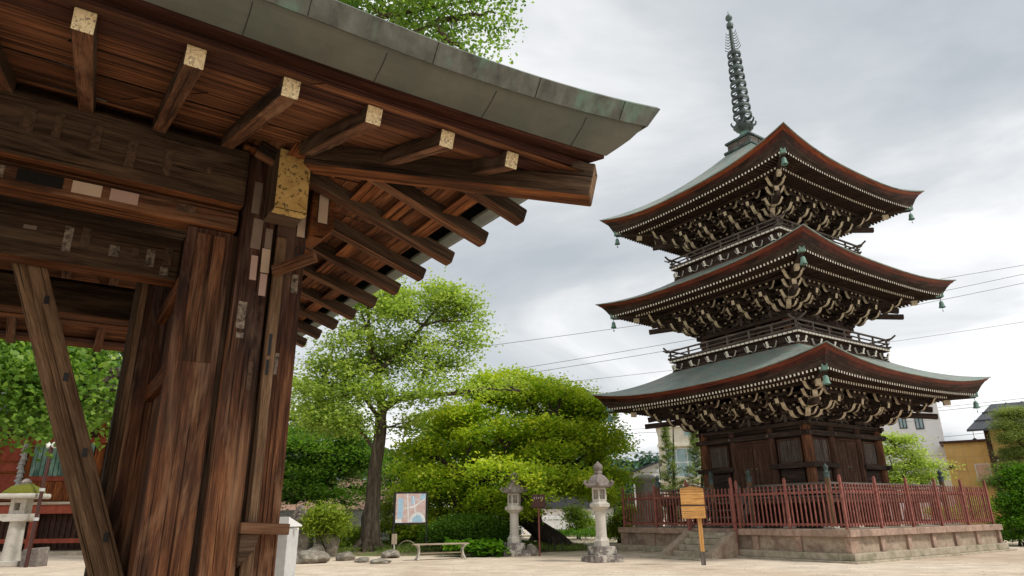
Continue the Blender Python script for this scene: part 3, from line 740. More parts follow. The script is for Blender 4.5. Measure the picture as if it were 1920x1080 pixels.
    # corner beams with copper caps and wind bells
    for q in range(4):
        a45 = math.radians(-135)+q*PI/2; d = Vector((math.cos(a45), math.sin(a45), 0)); r2 = 2**.5
        zc = st['ze']-.335+.3*st['lift']; zi = st['ze']-.335
        b = MB(); b.bar(d*((h+.6)*r2)+Vector((0,0,zi-.02)), d*((S-.44)*r2)+Vector((0,0,zc-.03)), .17, .2); b.build('corner_beam', 'pg_dark', pag, .01)
        b = MB(); b.bar(d*((h)*r2)+Vector((0,0,bz+.55)), d*((h+1.62*sc)*r2)+Vector((0,0,bz+.36)), .16, .2, end=0); b.build('corner_beam', 'pg_dark', pag, .02)
        b = MB(); b.bar(d*((S-.60)*r2)+Vector((0,0,zc-.015)), d*((S-.38)*r2)+Vector((0,0,zc+.01)), .18, .20); b.build('beam_cap', 'bell', pag, .01)
        b = MB(); b.bar(d*((S-1.25)*r2)+Vector((0,0,zi-.13)), d*((S-1.08)*r2)+Vector((0,0,zi-.12)), .15, .19, mi=0); b.build('beam_end', 'cream', pag, .01)
        bp = d*((S-.46)*r2)+Vector((0,0,zc-.36))
        b = MB(); b.lathe(bp, [(.03,.12),(.06,.10),(.08,.04),(.095,-.07),(.125,-.14),(.12,-.15),(.08,-.08)], 14); wb = b.build('wind_bell', 'bell', pag, smooth=True)
        b = MB(); b.tube([bp+Vector((0,0,.13)), bp+Vector((0,0,.26))], .012, 5); b.tube([bp, bp+Vector((0,0,-.26))], .006, 5); b.box(bp.x-.03, bp.x+.03, bp.y-.003, bp.y+.003, bp.z-.32, bp.z-.25); b.build('clapper', 'iron', wb)
CL = cl_mesh.build('bracket_set', ['pg_dark', 'cream'], None).data
_u = MB()
for j in range(2):
    d = .55+.38*j; z = .14+.22*j
    _u.box(-.05, .05, -d-.04, .05, z, z+.10)
    if j == 0: nose(_u, (0, -d+.02, z-.05), (0,-1,0), (1,0,0), .30, .28, .055)
    _u.box(-.34, .34, -d-.04, -d+.04, z+.10, z+.17)
    for x in (-.28, 0, .28): _u.prism((x, -d, z+.21), (.055,0,0), (0,.055,0), (0,0,.04)); _u.prism((x, -d-.058, z+.22), (.045,0,0), (0,.004,0), (0,0,.032), 1)
    for s_ in (-1, 1): nose(_u, (s_*.30, -d, z+.02), (s_,0,0), (0,1,0), .18, .2, .04)
CLU = _u.build('upper_bracket_set', ['pg_dark', 'cream'], None).data
_c = MB(); 
for j in range(3):
    d = .38*1.41*(j+1); z = .14+.22*j
    _c.box(-.075, .075, -d-.04, 0, z, z+.14); nose(_c, (0,-d+.02, z-.04), Vector((0,-1,0)), Vector((1,0,0)), .36, .30, .085)
    for s_ in (-1, 1):
        v = Vector((s_, -1, 0)).normalized(); l_ = Vector((v.y, -v.x, 0))
        nose(_c, Vector((0, -d+.05, z-.0))+v*.10, v, l_, .34, .26, .06)
        _c.bar((0, -d+.1, z+.06), Vector((0, -d+.1, z+.06))+v*.2, .1, .11)
_c.bar((0,.2,1.0), (0,-2.15,.62), .16, .2, end=1)
for s_ in (-1, 1):
    v = Vector((s_, -1, 0)).normalized(); nose(_c, Vector((0, -1.9, .78))+v*.05, v, Vector((v.y,-v.x,0)), .42, .34, .06); 
CLC = _c.build('corner_bracket_set', ['pg_dark', 'cream'], None).data
_f = MB()
random.seed(3)
for s_ in (-1, 1):
    for j in range(5):
        c = (s_*(.06+.085*j), -.02-.01*(j%2), .14-.016*j+.02*random.random())
        _f.tube([Vector(c)+Vector((.045*math.cos(t), 0, .05*math.sin(t))) for t in np.linspace(.4*j, 4.6+.4*j, 8)], .013, 5)
_f.box(-.05,.05,-.03,.03,0,.34); _f.prism((0,-.035,.38),(.09,0,0),(0,.05,0),(0,0,.05))
FS = _f.build('carved_strut', ['pg_grey'], None).data
for nm in ('upper_bracket_set', 'bracket_set', 'corner_bracket_set', 'carved_strut'):
    bpy.data.objects.remove(bpy.data.objects[nm])
for k_, st in enumerate(ST): storey(k_, st)
# balconies of the upper storeys
def balcony(hb, zb0, zf, ztop, wall_h):
    m = RM(); m.box(-wall_h, wall_h, -wall_h, wall_h, zb0, zf-.12); bw = m.build('balcony_wall', 'pg_dark', pag)
    m = RM()
    for q in range(4):
        m.R = Matrix.Rotation(q*PI/2, 3, 'Z'); m.box(-wall_h-.14, wall_h+.14, -wall_h-.1+.003*q, -wall_h+.02, zb0-.02+.002*q, zb0+.10)
        m.box(-hb, hb, -hb+.02+.003*q, -hb+.3, zf-.12+.002*q, zf-.055)
    m.build('balcony_beam', 'pg_brown', pag, .01)
    m = RM(); m.box(-hb, hb, -hb, hb, zf-.053, zf); m.build('balcony_floor', 'pg_grey', pag)
    for q in range(4):
        m = RM(Matrix.Rotation(q*PI/2, 3, 'Z')); n = int(2*hb/.2)
        for j in range(n): x = -hb+.1+(2*hb-.2)*j/(n-1); m.prism((x, -hb-.006, zf-.075), (.075,0,0), (0,.02,0), (0,0,.03))
        m.build('floor_edge', 'white_end', pag)
        for c in (-.95, -.63, -.33, 0, .33, .63, .95):
            m = RM(Matrix.Rotation(q*PI/2, 3, 'Z')); x = c*wall_h; z = zb0+.12
            m.prism((x, -wall_h-.10, z+.04), (.06,0,0), (0,.12,0), (0,0,.045))
            nose(m, (x, -wall_h-.12, z+.02), (0,-1,0), (1,0,0), .16, .2, .05, mi=1)
            for s_ in (-1, 1): nose(m, (x+s_*.10, -wall_h-.09, z), (s_,0,0), (0,1,0), .18, .24, .035, mi=1)
            m.prism((x, -wall_h-.10, z+.02), (.07,0,0), (0,.135,0), (0,0,.02), 1)
            m.build('balcony_bracket', ['pg_dark', 'white_end'], pag)
    for q in range(4):
        m = RM(Matrix.Rotation(q*PI/2, 3, 'Z')); H = ztop-zf; y = -hb+.05
        for f_, w, ext in ((.12, .07, .10), (.52, .055, .06), (.98, .075, .18)):
            zz = zf+H*f_+.004*(q % 2); m.bar((-hb-ext, y, zz), (hb+ext, y, zz), w, w*.8)
            for s_ in (-1, 1):
                if f_ > .9: m.bar((s_*(hb+ext-.02), y, zz), (s_*(hb+ext+.17), y, zz+.11), w*.9, w*.7)
        n = 6
        for j in range(n+1): x = -hb+.05+(2*hb-.1)*j/n; m.box(x-.035, x+.035, y-.03, y+.03, zf, zf+H*.98)
        m.build('railing', 'pg_grey' , pag, .006)
balcony(3.04, 6.93, 7.50, 7.88, 2.86)
balcony(2.75, 11.0, 11.62, 11.98, 2.56)
# spire
z = 16.9
m = MB(); m.box(-.74, .74, -.74, .74, z, z+.12); m.box(-.6, .6, -.6, .6, z+.12, z+.52); m.box(-.68, .68, -.68, .68, z+.50, z+.60)
m.build('spire_base', 'spire', pag, .01)
m = MB()
for q in range(4):
    b = RM(Matrix.Rotation(q*PI/2, 3, 'Z'))
    b.box(-.55, -.03, -.625, -.6, z+.18, z+.46); b.box(.03, .55, -.625, -.6, z+.18, z+.46)
    m.v += b.v and []; 
    b.build('base_panel', 'pg_grey', pag, .02)
m = MB(); m.lathe((0,0,17.5), [(.44,0),(.42,.12),(.30,.30),(.22,.42),(.24,.46)], 24); m.build('spire_dome', 'bell', pag, smooth=True)
m = MB(); m.lathe((0,0,17.96), [(.2,0),(.28,.10),(.40,.2),(.44,.34),(.40,.44),(.2,.48)], 24)
for j in range(8):
    a = j*PI/4; m.tube([Vector((math.cos(a)*r, math.sin(a)*r, 18.3+zz)) for r, zz in ((.38,0),(.5,.06),(.56,.18),(.52,.26))], [.05,.05,.04,.02], 6)
m.build('lotus_bowl', 'spire', pag, smooth=True)
m = MB(); m.tube([(0,0,18.3),(0,0,22.4),(0,0,24.0),(0,0,24.85)], [.12,.10,.08,.01], 12); m.build('spire_pole', 'spire', pag, smooth=True)
for j in range(9):
    r = .42-.014*j; zz = 18.78+.425*j; m = MB()
    m.lathe((0,0,zz), [(r,0),(r+.012,.08),(r,.17),(r-.035,.17),(r-.03,.08),(r-.035,0),(r,0)], 28, cap=False)
    for a in range(8):
        t = a*PI/4; m.bar((math.cos(t)*.08, math.sin(t)*.08, zz+.20), (math.cos(t)*(r-.02), math.sin(t)*(r-.02), zz+.08), .035, .03)
    m.lathe((0,0,zz), [(.08,.02),(.11,.10),(.11,.22),(.08,.28)], 14)
    m.build('spire_ring', 'spire', pag)
m = MB()
for a in range(4):
    t = a*PI/2+.4; d = Vector((math.cos(t), math.sin(t), 0))
    for j in range(7):
        zz = 22.62+.155*j; w = .36-.022*j
        m.tube([d*.06+Vector((0,0,zz)), d*w*.6+Vector((0,0,zz-.08)), d*w+Vector((0,0,zz+.03)), d*(w+.01)+Vector((0,0,zz+.12))], [.02,.022,.018,.006], 5)
m.build('flame_finial', 'spire', pag)
m = MB(); m.lathe((0,0,23.98), [(.03,-.2),(.15,-.12),(.17,0),(.15,.12),(.05,.18)], 16); m.lathe((0,0,24.45), [(.04,-.2),(.14,-.1),(.17,0),(.12,.12),(.02,.2)], 16); m.build('jewel_finial', 'spire', pag, smooth=True)

# veranda round the ground storey
VF, VH = 1.88, 3.62
m = RM()
for q in range(4):
    m.R = Matrix.Rotation(q*PI/2, 3, 'Z')
    for j in range(9): a = 2.25+.15*j; m.box(-a-.14, a, -a-.145, -a-.004, VF-.05+.001*(q%2), VF)
m.build('veranda_floor', 'pg_grey', pag, .004)
m = RM()
for q in range(4):
    m.R = Matrix.Rotation(q*PI/2, 3, 'Z'); m.box(-VH+.02, VH-.02, -VH+.03+.002*q, -VH+.15, VF-.22+.002*q, VF-.055)
    for x in (-VH+.2, -1.9, -.6, .6, 1.9, VH-.2): m.box(x-.09, x+.09, -VH+.16, -VH+.34, .94, VF-.055)
m.build('veranda_frame', 'pg_brown', pag, .01)
m = RM()
for q in range(4):
    m.R = Matrix.Rotation(q*PI/2, 3, 'Z')
    for x in (-VH+.2, -1.9, -.6, .6, 1.9, VH-.2): m.box(x-.15, x+.15, -VH+.1, -VH+.4, .88, .95)
m.build('veranda_pad', 'granite', pag, .02)
m = MB(); m.box(-2.3, 2.3, -2.3, 2.3, .9, VF-.06); m.build('under_floor', 'dark_hall', pag)
def giboshi(x, y, z0=.95, neck=2.49, r=.085):
    m = MB(); m.tube([(x,y,z0),(x,y,neck)], r, 14); p = m.build('railing_post', 'brace_wood', pag, smooth=True)
    m = MB(); m.lathe((x,y,neck-.10), [(r+.006,0),(r+.008,.14),(r+.03,.15),(r+.03,.18),(.06,.20),(.05,.24),(.085,.30),(.08,.36),(.03,.40),(.008,.46)], 16)
    m.build('post_cap', 'spire', p, smooth=True)
for x in (-1, 1):
    for y in (-1, 1): giboshi(x*3.66, y*3.66)
for y in (.95, -.72): giboshi(-3.66, y); giboshi(-4.35, y*1.05, .92, 1.95, .06)
def rail(x0, y0, x1, y1):
    m = MB()
    for zz, w in ((VF+.36, .075), (VF+.22, .05), (VF+.07, .06)): m.bar((x0,y0,zz), (x1,y1,zz), w, w*.85)
    n = max(1, int(math.hypot(x1-x0, y1-y0)/.9))
    for j in range(1, n): t = j/n; m.box(x0+(x1-x0)*t-.03, x0+(x1-x0)*t+.03, y0+(y1-y0)*t-.03, y0+(y1-y0)*t+.03, VF, VF+.36)
    m.build('veranda_railing', 'pg_grey', pag, .01)
e = 3.66
rail(-e, e, -e, .95); rail(-e, -.72, -e, -e); rail(-e,-e, e,-e); rail(e,-e, e,e); rail(e,e, -e,e)
for y in (.98, -.75):
    m = MB()
    for dz in (0, -.14): m.tube([(-3.66,y,VF+.36+dz), (-3.85,y,VF+.30+dz), (-4.15,y,VF-.02+dz), (-4.35,y,VF-.28+dz)], .035, 8)
    m.build('stair_railing', 'pg_grey', pag, smooth=True)
m = MB()
for j in range(4): m.box(-3.75-.17*j-.2, -3.75-.17*j, -.68, .9, VF-.2-.24*j, VF-.15-.24*j)
for y in (-.72, .94): m.bar((-3.6,y,VF-.05), (-4.4,y,.98), .07, .22)
m.build('wooden_stair', 'pg_grey', pag, .008)

# ---- stone platform, its steps, and the red picket fence
plat = empty('stone_platform', PC, TH, 'low reddish stone platform with panelled sides carrying the pagoda', 'platform')
def ring(m, h, z0, z1, w=.5):
    for q in range(4):
        m.R = Matrix.Rotation(q*PI/2, 3, 'Z'); m.box(-h, h-w, -h, -h+w, z0, z1)
m = RM(); ring(m, 5.08, -.05, .055, .6); m.build('ground_kerb', 'plat_low', plat, .02)
m = RM(); ring(m, 4.90, .056, .25, .5); m.build('plinth', 'plat_low', plat, .015)
m = RM(); ring(m, 4.70, .2505, .69, .4); m.build('panel_wall', 'plat_wall', plat)
for q in range(4):
    for j in range(6):
        x = -4.6+9.2*j/6; m = RM(Matrix.Rotation(q*PI/2, 3, 'Z'))
        w = .2 if j == 0 else .11
        m.box(x-w, x+w, -4.775, -4.60, .2508, .688); m.build('pilaster', 'plat', plat, .012)
for q in range(4):
    n = 5
    for j in range(n):
        L = 2*4.86-.45; x0 = -4.86+L*j/n; m = RM(Matrix.Rotation(q*PI/2, 3, 'Z'))
        m.box(x0+.003, x0+L/n-.003, -4.86+random.uniform(0,.01), -4.86+.45, .69, .885+random.uniform(-.003,.003)); m.build('coping_stone', 'plat', plat, .015)
m = MB(); m.box(-4.42, 4.42, -4.42, 4.42, .5, .872); m.build('platform_floor', 'plat_low', plat)
stp = empty('stone_steps', ab(AC-4.86, BC+.12), TH, 'short flight of worn stone steps with sloping cheek walls before the pagoda fence', 'steps')
m = MB()
for j in range(4): m.box(-.28*(4-j)-.02, -.045 if j < 3 else -.045, -.80, .80, (.0 if j == 0 else .19*j), .19*(j+1)-.004)
m.build('step', 'plat_low', stp, .015)
for y in (-.95, .95):
    m = MB(); m.extrude([(0,.0),(0,.80),(-.12,.80),(-1.32,.16),(-1.32,0)], (-.045, y, .0), (1,0,0), (0,0,1), (0,.14,0)); m.build('cheek_wall', 'plat_wall', stp, .015)
m = MB(); m.box(-2.2, -1.33, -1.3, 1.3, -.02, .035); m.build('paving_slab', 'plat_low', stp, .015)

fen = empty('picket_fence', PC, TH, 'faded red wooden picket fence standing round the edge of the pagoda platform', 'fence')
FH = 4.66
def fence_bay(Rq, x0, x1, mat, ybase=.885):
    m = RM(Rq); n = max(3, int(abs(x1-x0)/.152))
    for j in range(1, n):
        x = x0+(x1-x0)*j/n; m.prism((x, -FH, ybase+.065+.61+random.uniform(-.012,.012)), (.0165,0,0), (0,.016,0), (random.uniform(-.006,.006),0,.61))
    return m.build('picket_panel', mat, fen)
for q in range(4):
    Rq = Matrix.Rotation(q*PI/2, 3, 'Z')
    # q 0: side facing -b (right hand in the picture); q 3: side facing -a (left hand)
    xs = [-FH+i*2*FH/5 for i in range(6)]
    if q == 3: xs = [-4.66, -2.9, -1.22, .93, 2.8, 4.66]
    for i, x in enumerate(xs[:-1]):
        m = RM(Rq); m.box(x-.04, x+.04, -FH-.04, -FH+.04, .886, 2.36); m.lathe(( *( (x,-FH) ), 2.36), [(.045,0),(.055,.02),(.04,.06),(.0,.075)], 10) if False else m.prism((x,-FH,2.385),(.03,0,0),(0,.03,0),(0,0,.025))
        m.build('fence_post', 'fence_red', fen, .012)
    for x0, x1 in zip(xs, xs[1:]):
        fence_bay(Rq, x0, x1, 'fence_red' if q in (0, 3) else 'fence_dk')
        for zz in (1.02, 1.95): m = RM(Rq); m.bar((x0, -FH+.03, zz), (x1, -FH+.03, zz), .035, .065); m.build('fence_rail', 'fence_red', fen)
for y, zb in ((-.93, .05), (1.06, .3)):
    m = MB(); m.box(-4.86-.10, -4.86-.02, y-.04, y+.04, zb, 2.45); m.prism((-4.92,y,2.48),(.03,0,0),(0,.03,0),(0,0,.03)); m.build('gate_post', 'fence_red', fen, .01)
# ================================================================== GROUND
def blob(name, cx, cy, rx, ry, h, mat, n=48, rings=8, seed=1, rot=0, label=None, kind='structure'):
    rnd = random.Random(seed); m = MB(); ph = [rnd.uniform(0, 6.3) for _ in range(5)]
    c = m.vert((cx, cy, h)); prev = None
    for r in range(1, rings+1):
        f = r/rings; ring_ = []
        for k in range(n):
            t = 2*PI*k/n; w = 1+.10*math.sin(3*t+ph[0])+.07*math.sin(5*t+ph[1])+.05*math.sin(9*t+ph[2])
            x, y = math.cos(t)*rx*f*w, math.sin(t)*ry*f*w
            z = h*(1-f**3)+.03*math.sin(x*2.1+ph[3])*math.cos(y*1.7+ph[4])*(1-f) - (.03 if r == rings else 0)
            ring_.append(m.vert((cx+x*math.cos(rot)-y*math.sin(rot), cy+x*math.sin(rot)+y*math.cos(rot), z)))
        for k in range(n):
            q = (k+1) % n
            if prev is None: m.face((c, ring_[k], ring_[q]))
            else: m.face((prev[k], ring_[k], ring_[q], prev[q]))
        prev = ring_
    o = m.build(name, mat, None, smooth=True); o['kind'] = kind; return o
m = MB(); m.poly([(-400,-150,0),(400,-150,0),(400,600,0),(-400,600,0)]); g_ = m.build('ground', 'ground'); g_['kind'] = 'structure'
gb = blob('garden_bed', -4.6, 31.2, 8.6, 4.7, .20, 'soil', seed=4, rot=-.12)
gb2 = blob('garden_bed', 27, 40, 9, 5.5, .15, 'soil', seed=9, rot=.2)
gb3 = blob('garden_bed', 6.2, 49, 6, 3.5, .12, 'soil', seed=12)

# ================================================================== FOLIAGE
def leaf_mesh(name, pads, n_clump, per, size, mat, parent, seed=1, cr=.45, flatten=.4, up=.5, aspect=.62, shell=.75, droop=0, tb=0, kind=None):
    """leaf-sized faces gathered in clumps inside ellipsoid pads (cx,cy,cz,rx,ry,rz[,weight])"""
    rs = np.random.RandomState(seed)
    P = np.array([p[:6] for p in pads], float); W = np.array([(p[6] if len(p) > 6 else 1)*(p[3]*p[4]*p[5])**(2/3) for p in pads]); W /= W.sum()
    pi = rs.choice(len(P), n_clump, p=W)
    d = rs.normal(size=(n_clump, 3)); d /= np.linalg.norm(d, axis=1)[:, None]
    d[:, 2] = np.where((d[:, 2] < -.35) & (rs.rand(n_clump) < .6), -d[:, 2], d[:, 2])
    r = shell+(1-shell)*rs.rand(n_clump); r = np.where(rs.rand(n_clump) < .18, rs.rand(n_clump)**.5*shell, r)
    C = P[pi, :3]+d*r[:, None]*P[pi, 3:6]
    csz = cr*rs.uniform(.6, 1.4, n_clump); ctint = rs.normal(0, .16, n_clump)
    hrel = (C[:, 2]-P[pi, 2])/P[pi, 5]
    n = n_clump*per; ci = np.repeat(np.arange(n_clump), per)
    off = rs.normal(size=(n, 3))*csz[ci][:, None]*np.array([1, 1, flatten])
    off[:, 2] -= droop*(off[:, 0]**2+off[:, 1]**2)/cr
    c = C[ci]+off
    nr = rs.normal(size=(n, 3)); nr[:, 2] = np.abs(nr[:, 2])+up*2; nr /= np.linalg.norm(nr, axis=1)[:, None]
    a = rs.normal(size=(n, 3)); a -= nr*(a*nr).sum(1)[:, None]; a /= np.linalg.norm(a, axis=1)[:, None]
    b = np.cross(nr, a); s = size*rs.uniform(.65, 1.35, n)
    L = a*s[:, None]*.5; Wd = b*s[:, None]*.5*aspect; k = nr*s[:, None]*.12
    V = np.stack([c-L-k*0, c+Wd*1.0-L*.1+k, c+L-k, c-Wd-L*.1+k], 1).reshape(-1, 3)
    me = bpy.data.meshes.new(name)
    me.vertices.add(4*n); me.vertices.foreach_set('co', V.astype(np.float32).ravel())
    me.loops.add(4*n); me.loops.foreach_set('vertex_index', np.arange(4*n, dtype=np.int32))
    me.polygons.add(n); me.polygons.foreach_set('loop_start', np.arange(0, 4*n, 4, dtype=np.int32))
    try: me.polygons.foreach_set('loop_total', np.full(n, 4, dtype=np.int32))
    except Exception: pass
    at_ = me.attributes.new('tint', 'FLOAT', 'FACE')
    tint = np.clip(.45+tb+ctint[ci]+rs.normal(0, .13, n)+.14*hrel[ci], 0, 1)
    at_.data.foreach_set('value', tint.astype(np.float32))
    me.materials.append(M[mat]); me.update(calc_edges=True); me.validate()
    o = bpy.data.objects.new(name, me); COL.objects.link(o)
    if parent: o.parent = parent
    return o, C
def limb(m, p0, p1, r0, r1, wig=.12, n=7, rnd=random, sag=0):
    p0, p1 = Vector(p0), Vector(p1); L = (p1-p0).length; P = []
    for i in range(n+1):
        t = i/n; q = p0.lerp(p1, t)
        if 0 < i < n: q += Vector((rnd.uniform(-1,1), rnd.uniform(-1,1), rnd.uniform(-1,1)))*wig*L*.25
        q.z += sag*math.sin(PI*t)*L
        P.append(q)
    m.tube(P, [r0+(r1-r0)*(i/n) for i in range(n+1)], 7); return P
def tree(name, label, cat, base, trunk_pts, trunk_r, pads, n_clump, per, size, leaf, bark='bark', seed=1, limbs=(), twigs=26, group=None, **kw):
    """base world point; trunk_pts and pads in world coordinates"""
    root = empty(name, base, 0, label, cat, group); rnd = random.Random(seed)
    tm = MB(base); T = [Vector(p) for p in trunk_pts]
    # smooth the trunk path a little and add root flare
    P, Rr = [], []
    for i in range(len(T)-1):
        for j in range(4):
            t = j/4; P.append(T[i].lerp(T[i+1], t)+Vector((rnd.uniform(-1,1), rnd.uniform(-1,1), 0))*trunk_r[i]*.10); Rr.append(trunk_r[i]+(trunk_r[i+1]-trunk_r[i])*t)
    P.append(T[-1]); Rr.append(trunk_r[-1])
    tm.tube(P, Rr, 14)
    for k in range(7):
        a = 2*PI*k/7+rnd.uniform(-.3,.3); d = Vector((math.cos(a), math.sin(a), 0))
        tm.tube([T[0]+d*trunk_r[0]*.5+Vector((0,0,.45*trunk_r[0]*2)), T[0]+d*trunk_r[0]*1.15+Vector((0,0,.12)), T[0]+d*trunk_r[0]*1.7+Vector((0,0,-.05))], [trunk_r[0]*.35, trunk_r[0]*.3, .03], 7)
    tm.build('trunk', bark, root, smooth=True)
    bm = MB(base)
    for pts, r0, r1 in limbs:
        Q = [Vector(p) for p in pts]; n = len(Q)-1
        bm.tube(Q, [r0+(r1-r0)*i/n for i in range(n+1)], 8)
    rel = [tuple(Vector(p[:3])-Vector(base))+tuple(p[3:]) for p in pads]
    crown, C = leaf_mesh('crown', rel, n_clump, per, size, leaf, root, seed, **kw)
    src = P[len(P)//3:]+[Vector(p) for l in limbs for p in l[0][1:]]
    for p in pads:
        c = Vector(p[:3]); s = min(src, key=lambda q: (q-c).length+(2 if q.z > c.z+.3 else 0))
        e = c+Vector((0,0,-p[5]*.2)); Q = limb(bm, s, e, max(.03, min(.14, trunk_r[-1]*1.2)), .03, .25, 6, rnd, .05)
        src.append(Q[3])
    idx = rnd.sample(range(len(C)), min(twigs, len(C)))
    for i in idx:
        c = Vector(C[i])+Vector(base); s = min(src, key=lambda q: (q-c).length)
        if (s-c).length > .3: limb(bm, s, c, .028, .008, .35, 5, rnd, .04)
    bm.build('branches', bark, root, smooth=True)
    return root
def pad(x, y, Y, rx, ry, ryd=None, w=1):
    """ellipsoid seen round x,y with pixel radii rx, ry, at distance Y"""
    c = at(x, y, Y); kx = (at(x+rx, y, Y)-c).length; kz = (at(x, y-ry, Y)-c).length
    return (c.x, c.y, c.z, kx, ryd if ryd else kx*.8, kz, w)

def dome_pads(c, r, n, pr, pz, seed, zlo=-.35, inner=.25, Y=None):
    rnd = random.Random(seed); out = []
    while len(out) < n:
        v = Vector((rnd.gauss(0,1), rnd.gauss(0,1), rnd.gauss(0,1))).normalized()
        if v.z < zlo: continue
        k = rnd.uniform(.45, .8) if rnd.random() < inner else rnd.uniform(.84, 1.06); q = pr*rnd.uniform(.6, 1.4)
        out.append((c[0]+v.x*r[0]*k, c[1]+v.y*r[1]*k, c[2]+v.z*r[2]*k, q, q*rnd.uniform(.7,1.2), pz*rnd.uniform(.7,1.4), 1))
    return out
# tall fresh green tree with the leaning fork
b = at(690, 1037, 28.5); b.z = .1
tree('cherry_tree', 'tall loose-crowned green tree with a forked mossy trunk between the bench and the timber gate', 'tree', b,
     [b, at(697,950,28.5), at(704,880,28.5), at(714,800,28.5), at(716,760,28.5), at(706,700,28.6), at(694,640,28.6), at(690,585,28.6)],
     [.46, .32, .27, .26, .19, .14, .11, .05],
     [pad(615,690,28.5,40,15), pad(665,700,28.0,45,16), pad(640,740,28.2,60,16), pad(700,735,27.6,40,14), pad(690,570,28.5,50,22), pad(745,590,28.2,45,22), pad(720,560,29,50,18), pad(810,555,28.8,45,16,w=1.2), pad(855,570,28.4,40,17), pad(885,600,28.8,26,22),
      pad(870,640,28.5,34,17), pad(830,600,29.5,40,20), pad(760,640,28.8,40,17), pad(800,660,28.2,42,16), pad(735,670,29.4,45,20), pad(800,705,28.0,45,14), pad(845,685,28.7,30,12), pad(655,620,29,34,16), pad(690,640,28,40,18), pad(625,650,29,34,13), pad(600,735,29,36,16),
      pad(610,790,28.0,50,18), pad(655,800,27.5,36,15), pad(590,765,29,34,17), pad(740,750,27.5,45,14), pad(790,745,27.4,40,12), pad(860,728,27.5,40,10,w=.6), pad(690,690,29.8,50,22), pad(945,724,27.5,34,8,w=.4), pad(905,735,27.2,26,7,w=.5), pad(760,800,28.5,36,12)],
     640, 44, .165, 'leaf_cherry', seed=5, cr=.38, flatten=.62, twigs=130,
     limbs=[([at(716,770,28.5), at(745,748,28.3), at(790,742,28), at(850,738,27.6), at(910,728,27.4), at(975,733,27.2)], .17, .03),
            ([at(706,700,28.6), at(760,650,28.7), at(795,608,28.8), at(822,575,28.8), at(835,552,28.8)], .12, .03),
            ([at(795,610,28.8), at(830,600,28.8), at(872,588,28.8)], .07, .02),
            ([at(714,790,28.5), at(680,740,28.4), at(640,720,28.3), at(600,715,28.2)], .10, .03),
            ([at(708,850,28.5), at(670,800,28.2), at(620,775,28), at(585,790,28)], .09, .03),
            ([at(700,665,28.6), at(686,610,28.4), at(676,582,28.3)], .10, .04)])
# broad domed maple
b = at(905, 1030, 33); b.z = .1
tree('maple_tree', 'broad domed yellow-green maple spreading behind the bench and the two stone lanterns', 'tree', b,
     [b, at(900,960,33), at(910,890,33), at(930,830,33)], [.42, .34, .26, .14],
     [p for p in dome_pads(at(965,895,32.2), (5.1, 3.6, 4.5), 185, .76, .36, 81, -.6, .25) if not (p[0] > at(985,900,32).x and p[2] < at(985,925,32).z)]+[pad(980,905,25.8,40,12,.7), pad(1015,930,26,26,10,.6), pad(1000,885,26.6,50,14,1), pad(930,880,27,50,14,1), pad(1090,900,28,45,16,1), pad(1130,930,29,30,16,1), pad(800,905,29.5,36,18,.9), pad(815,930,29,24,10,.6)],
     2400, 48, .16, 'leaf_maple', 'barkdark', seed=8, cr=.34, flatten=.42, up=.55, twigs=110, shell=.8, tb=.02)
# darker maples on the left behind the gate post
b = at(600, 1005, 36); b.z = .1
tree('maple_tree', 'dark green low tree just right of the gate post behind the yellow-green bush', 'tree', b,
     [b, at(600,950,36), at(602,900,36)], [.3, .22, .12],
     dome_pads(at(598,900,35), (2.7, 2.2, 2.4), 42, .6, .25, 82, -.5, .25)+[pad(545,830,36,40,30)],
     560, 44, .17, 'leaf_dark', 'barkdark', seed=11, cr=.5, flatten=.35, up=.7, tb=.08)
b = at(585, 960, 46); b.z = .0
tree('evergreen_tree', 'mid green tree seen farther back between the gate post and the tall forked tree', 'tree', b,
     [b, at(585,880,46), at(585,800,46)], [.35, .28, .12],
     dome_pads(at(580,800,46), (3.2, 2.5, 3.6), 24, .8, .4, 83), 300, 36, .2, 'leaf_cherry', 'barkdark', seed=13, cr=.6, tb=-.1)
b = at(1010, 1010, 41); b.z = 0
tree('evergreen_tree', 'dark shaded tree standing behind the maple dome', 'tree', b,
     [b, at(1000,930,41), at(980,860,41)], [.4, .3, .15],
     [pad(900,850,41,120,60), pad(1060,860,41,100,60), pad(990,900,41,90,40), pad(830,900,41,90,50), pad(760,900,41,60,50)], 460, 40, .24, 'leaf_dark', 'barkdark', seed=14, cr=.8, tb=-.1)
# old leaning trunk under the maple
b = at(1062, 1036, 30.3); b.z = 0
lt = empty('leaning_trunk', b, 0, 'thick dark leaning trunk lying low under the maple beside the small dark red sign', 'tree trunk')
m = MB(b); m.tube([at(1075,1040,30.2)+Vector((0,0,-.15)), at(1040,1015,30.4), at(1000,985,30.8), at(965,960,31.2), at(930,945,31.5)], [.5,.46,.36,.28,.2], 12)
for q in ((1030,1040,29.8),(1065,1042,30),(1010,1038,30.4)): m.tube([at(1040,1015,30.4), at(q[0],q[1],q[2])+Vector((0,0,-.1))], [.3,.12], 8)
m.build('trunk', 'barkdark', lt, smooth=True)
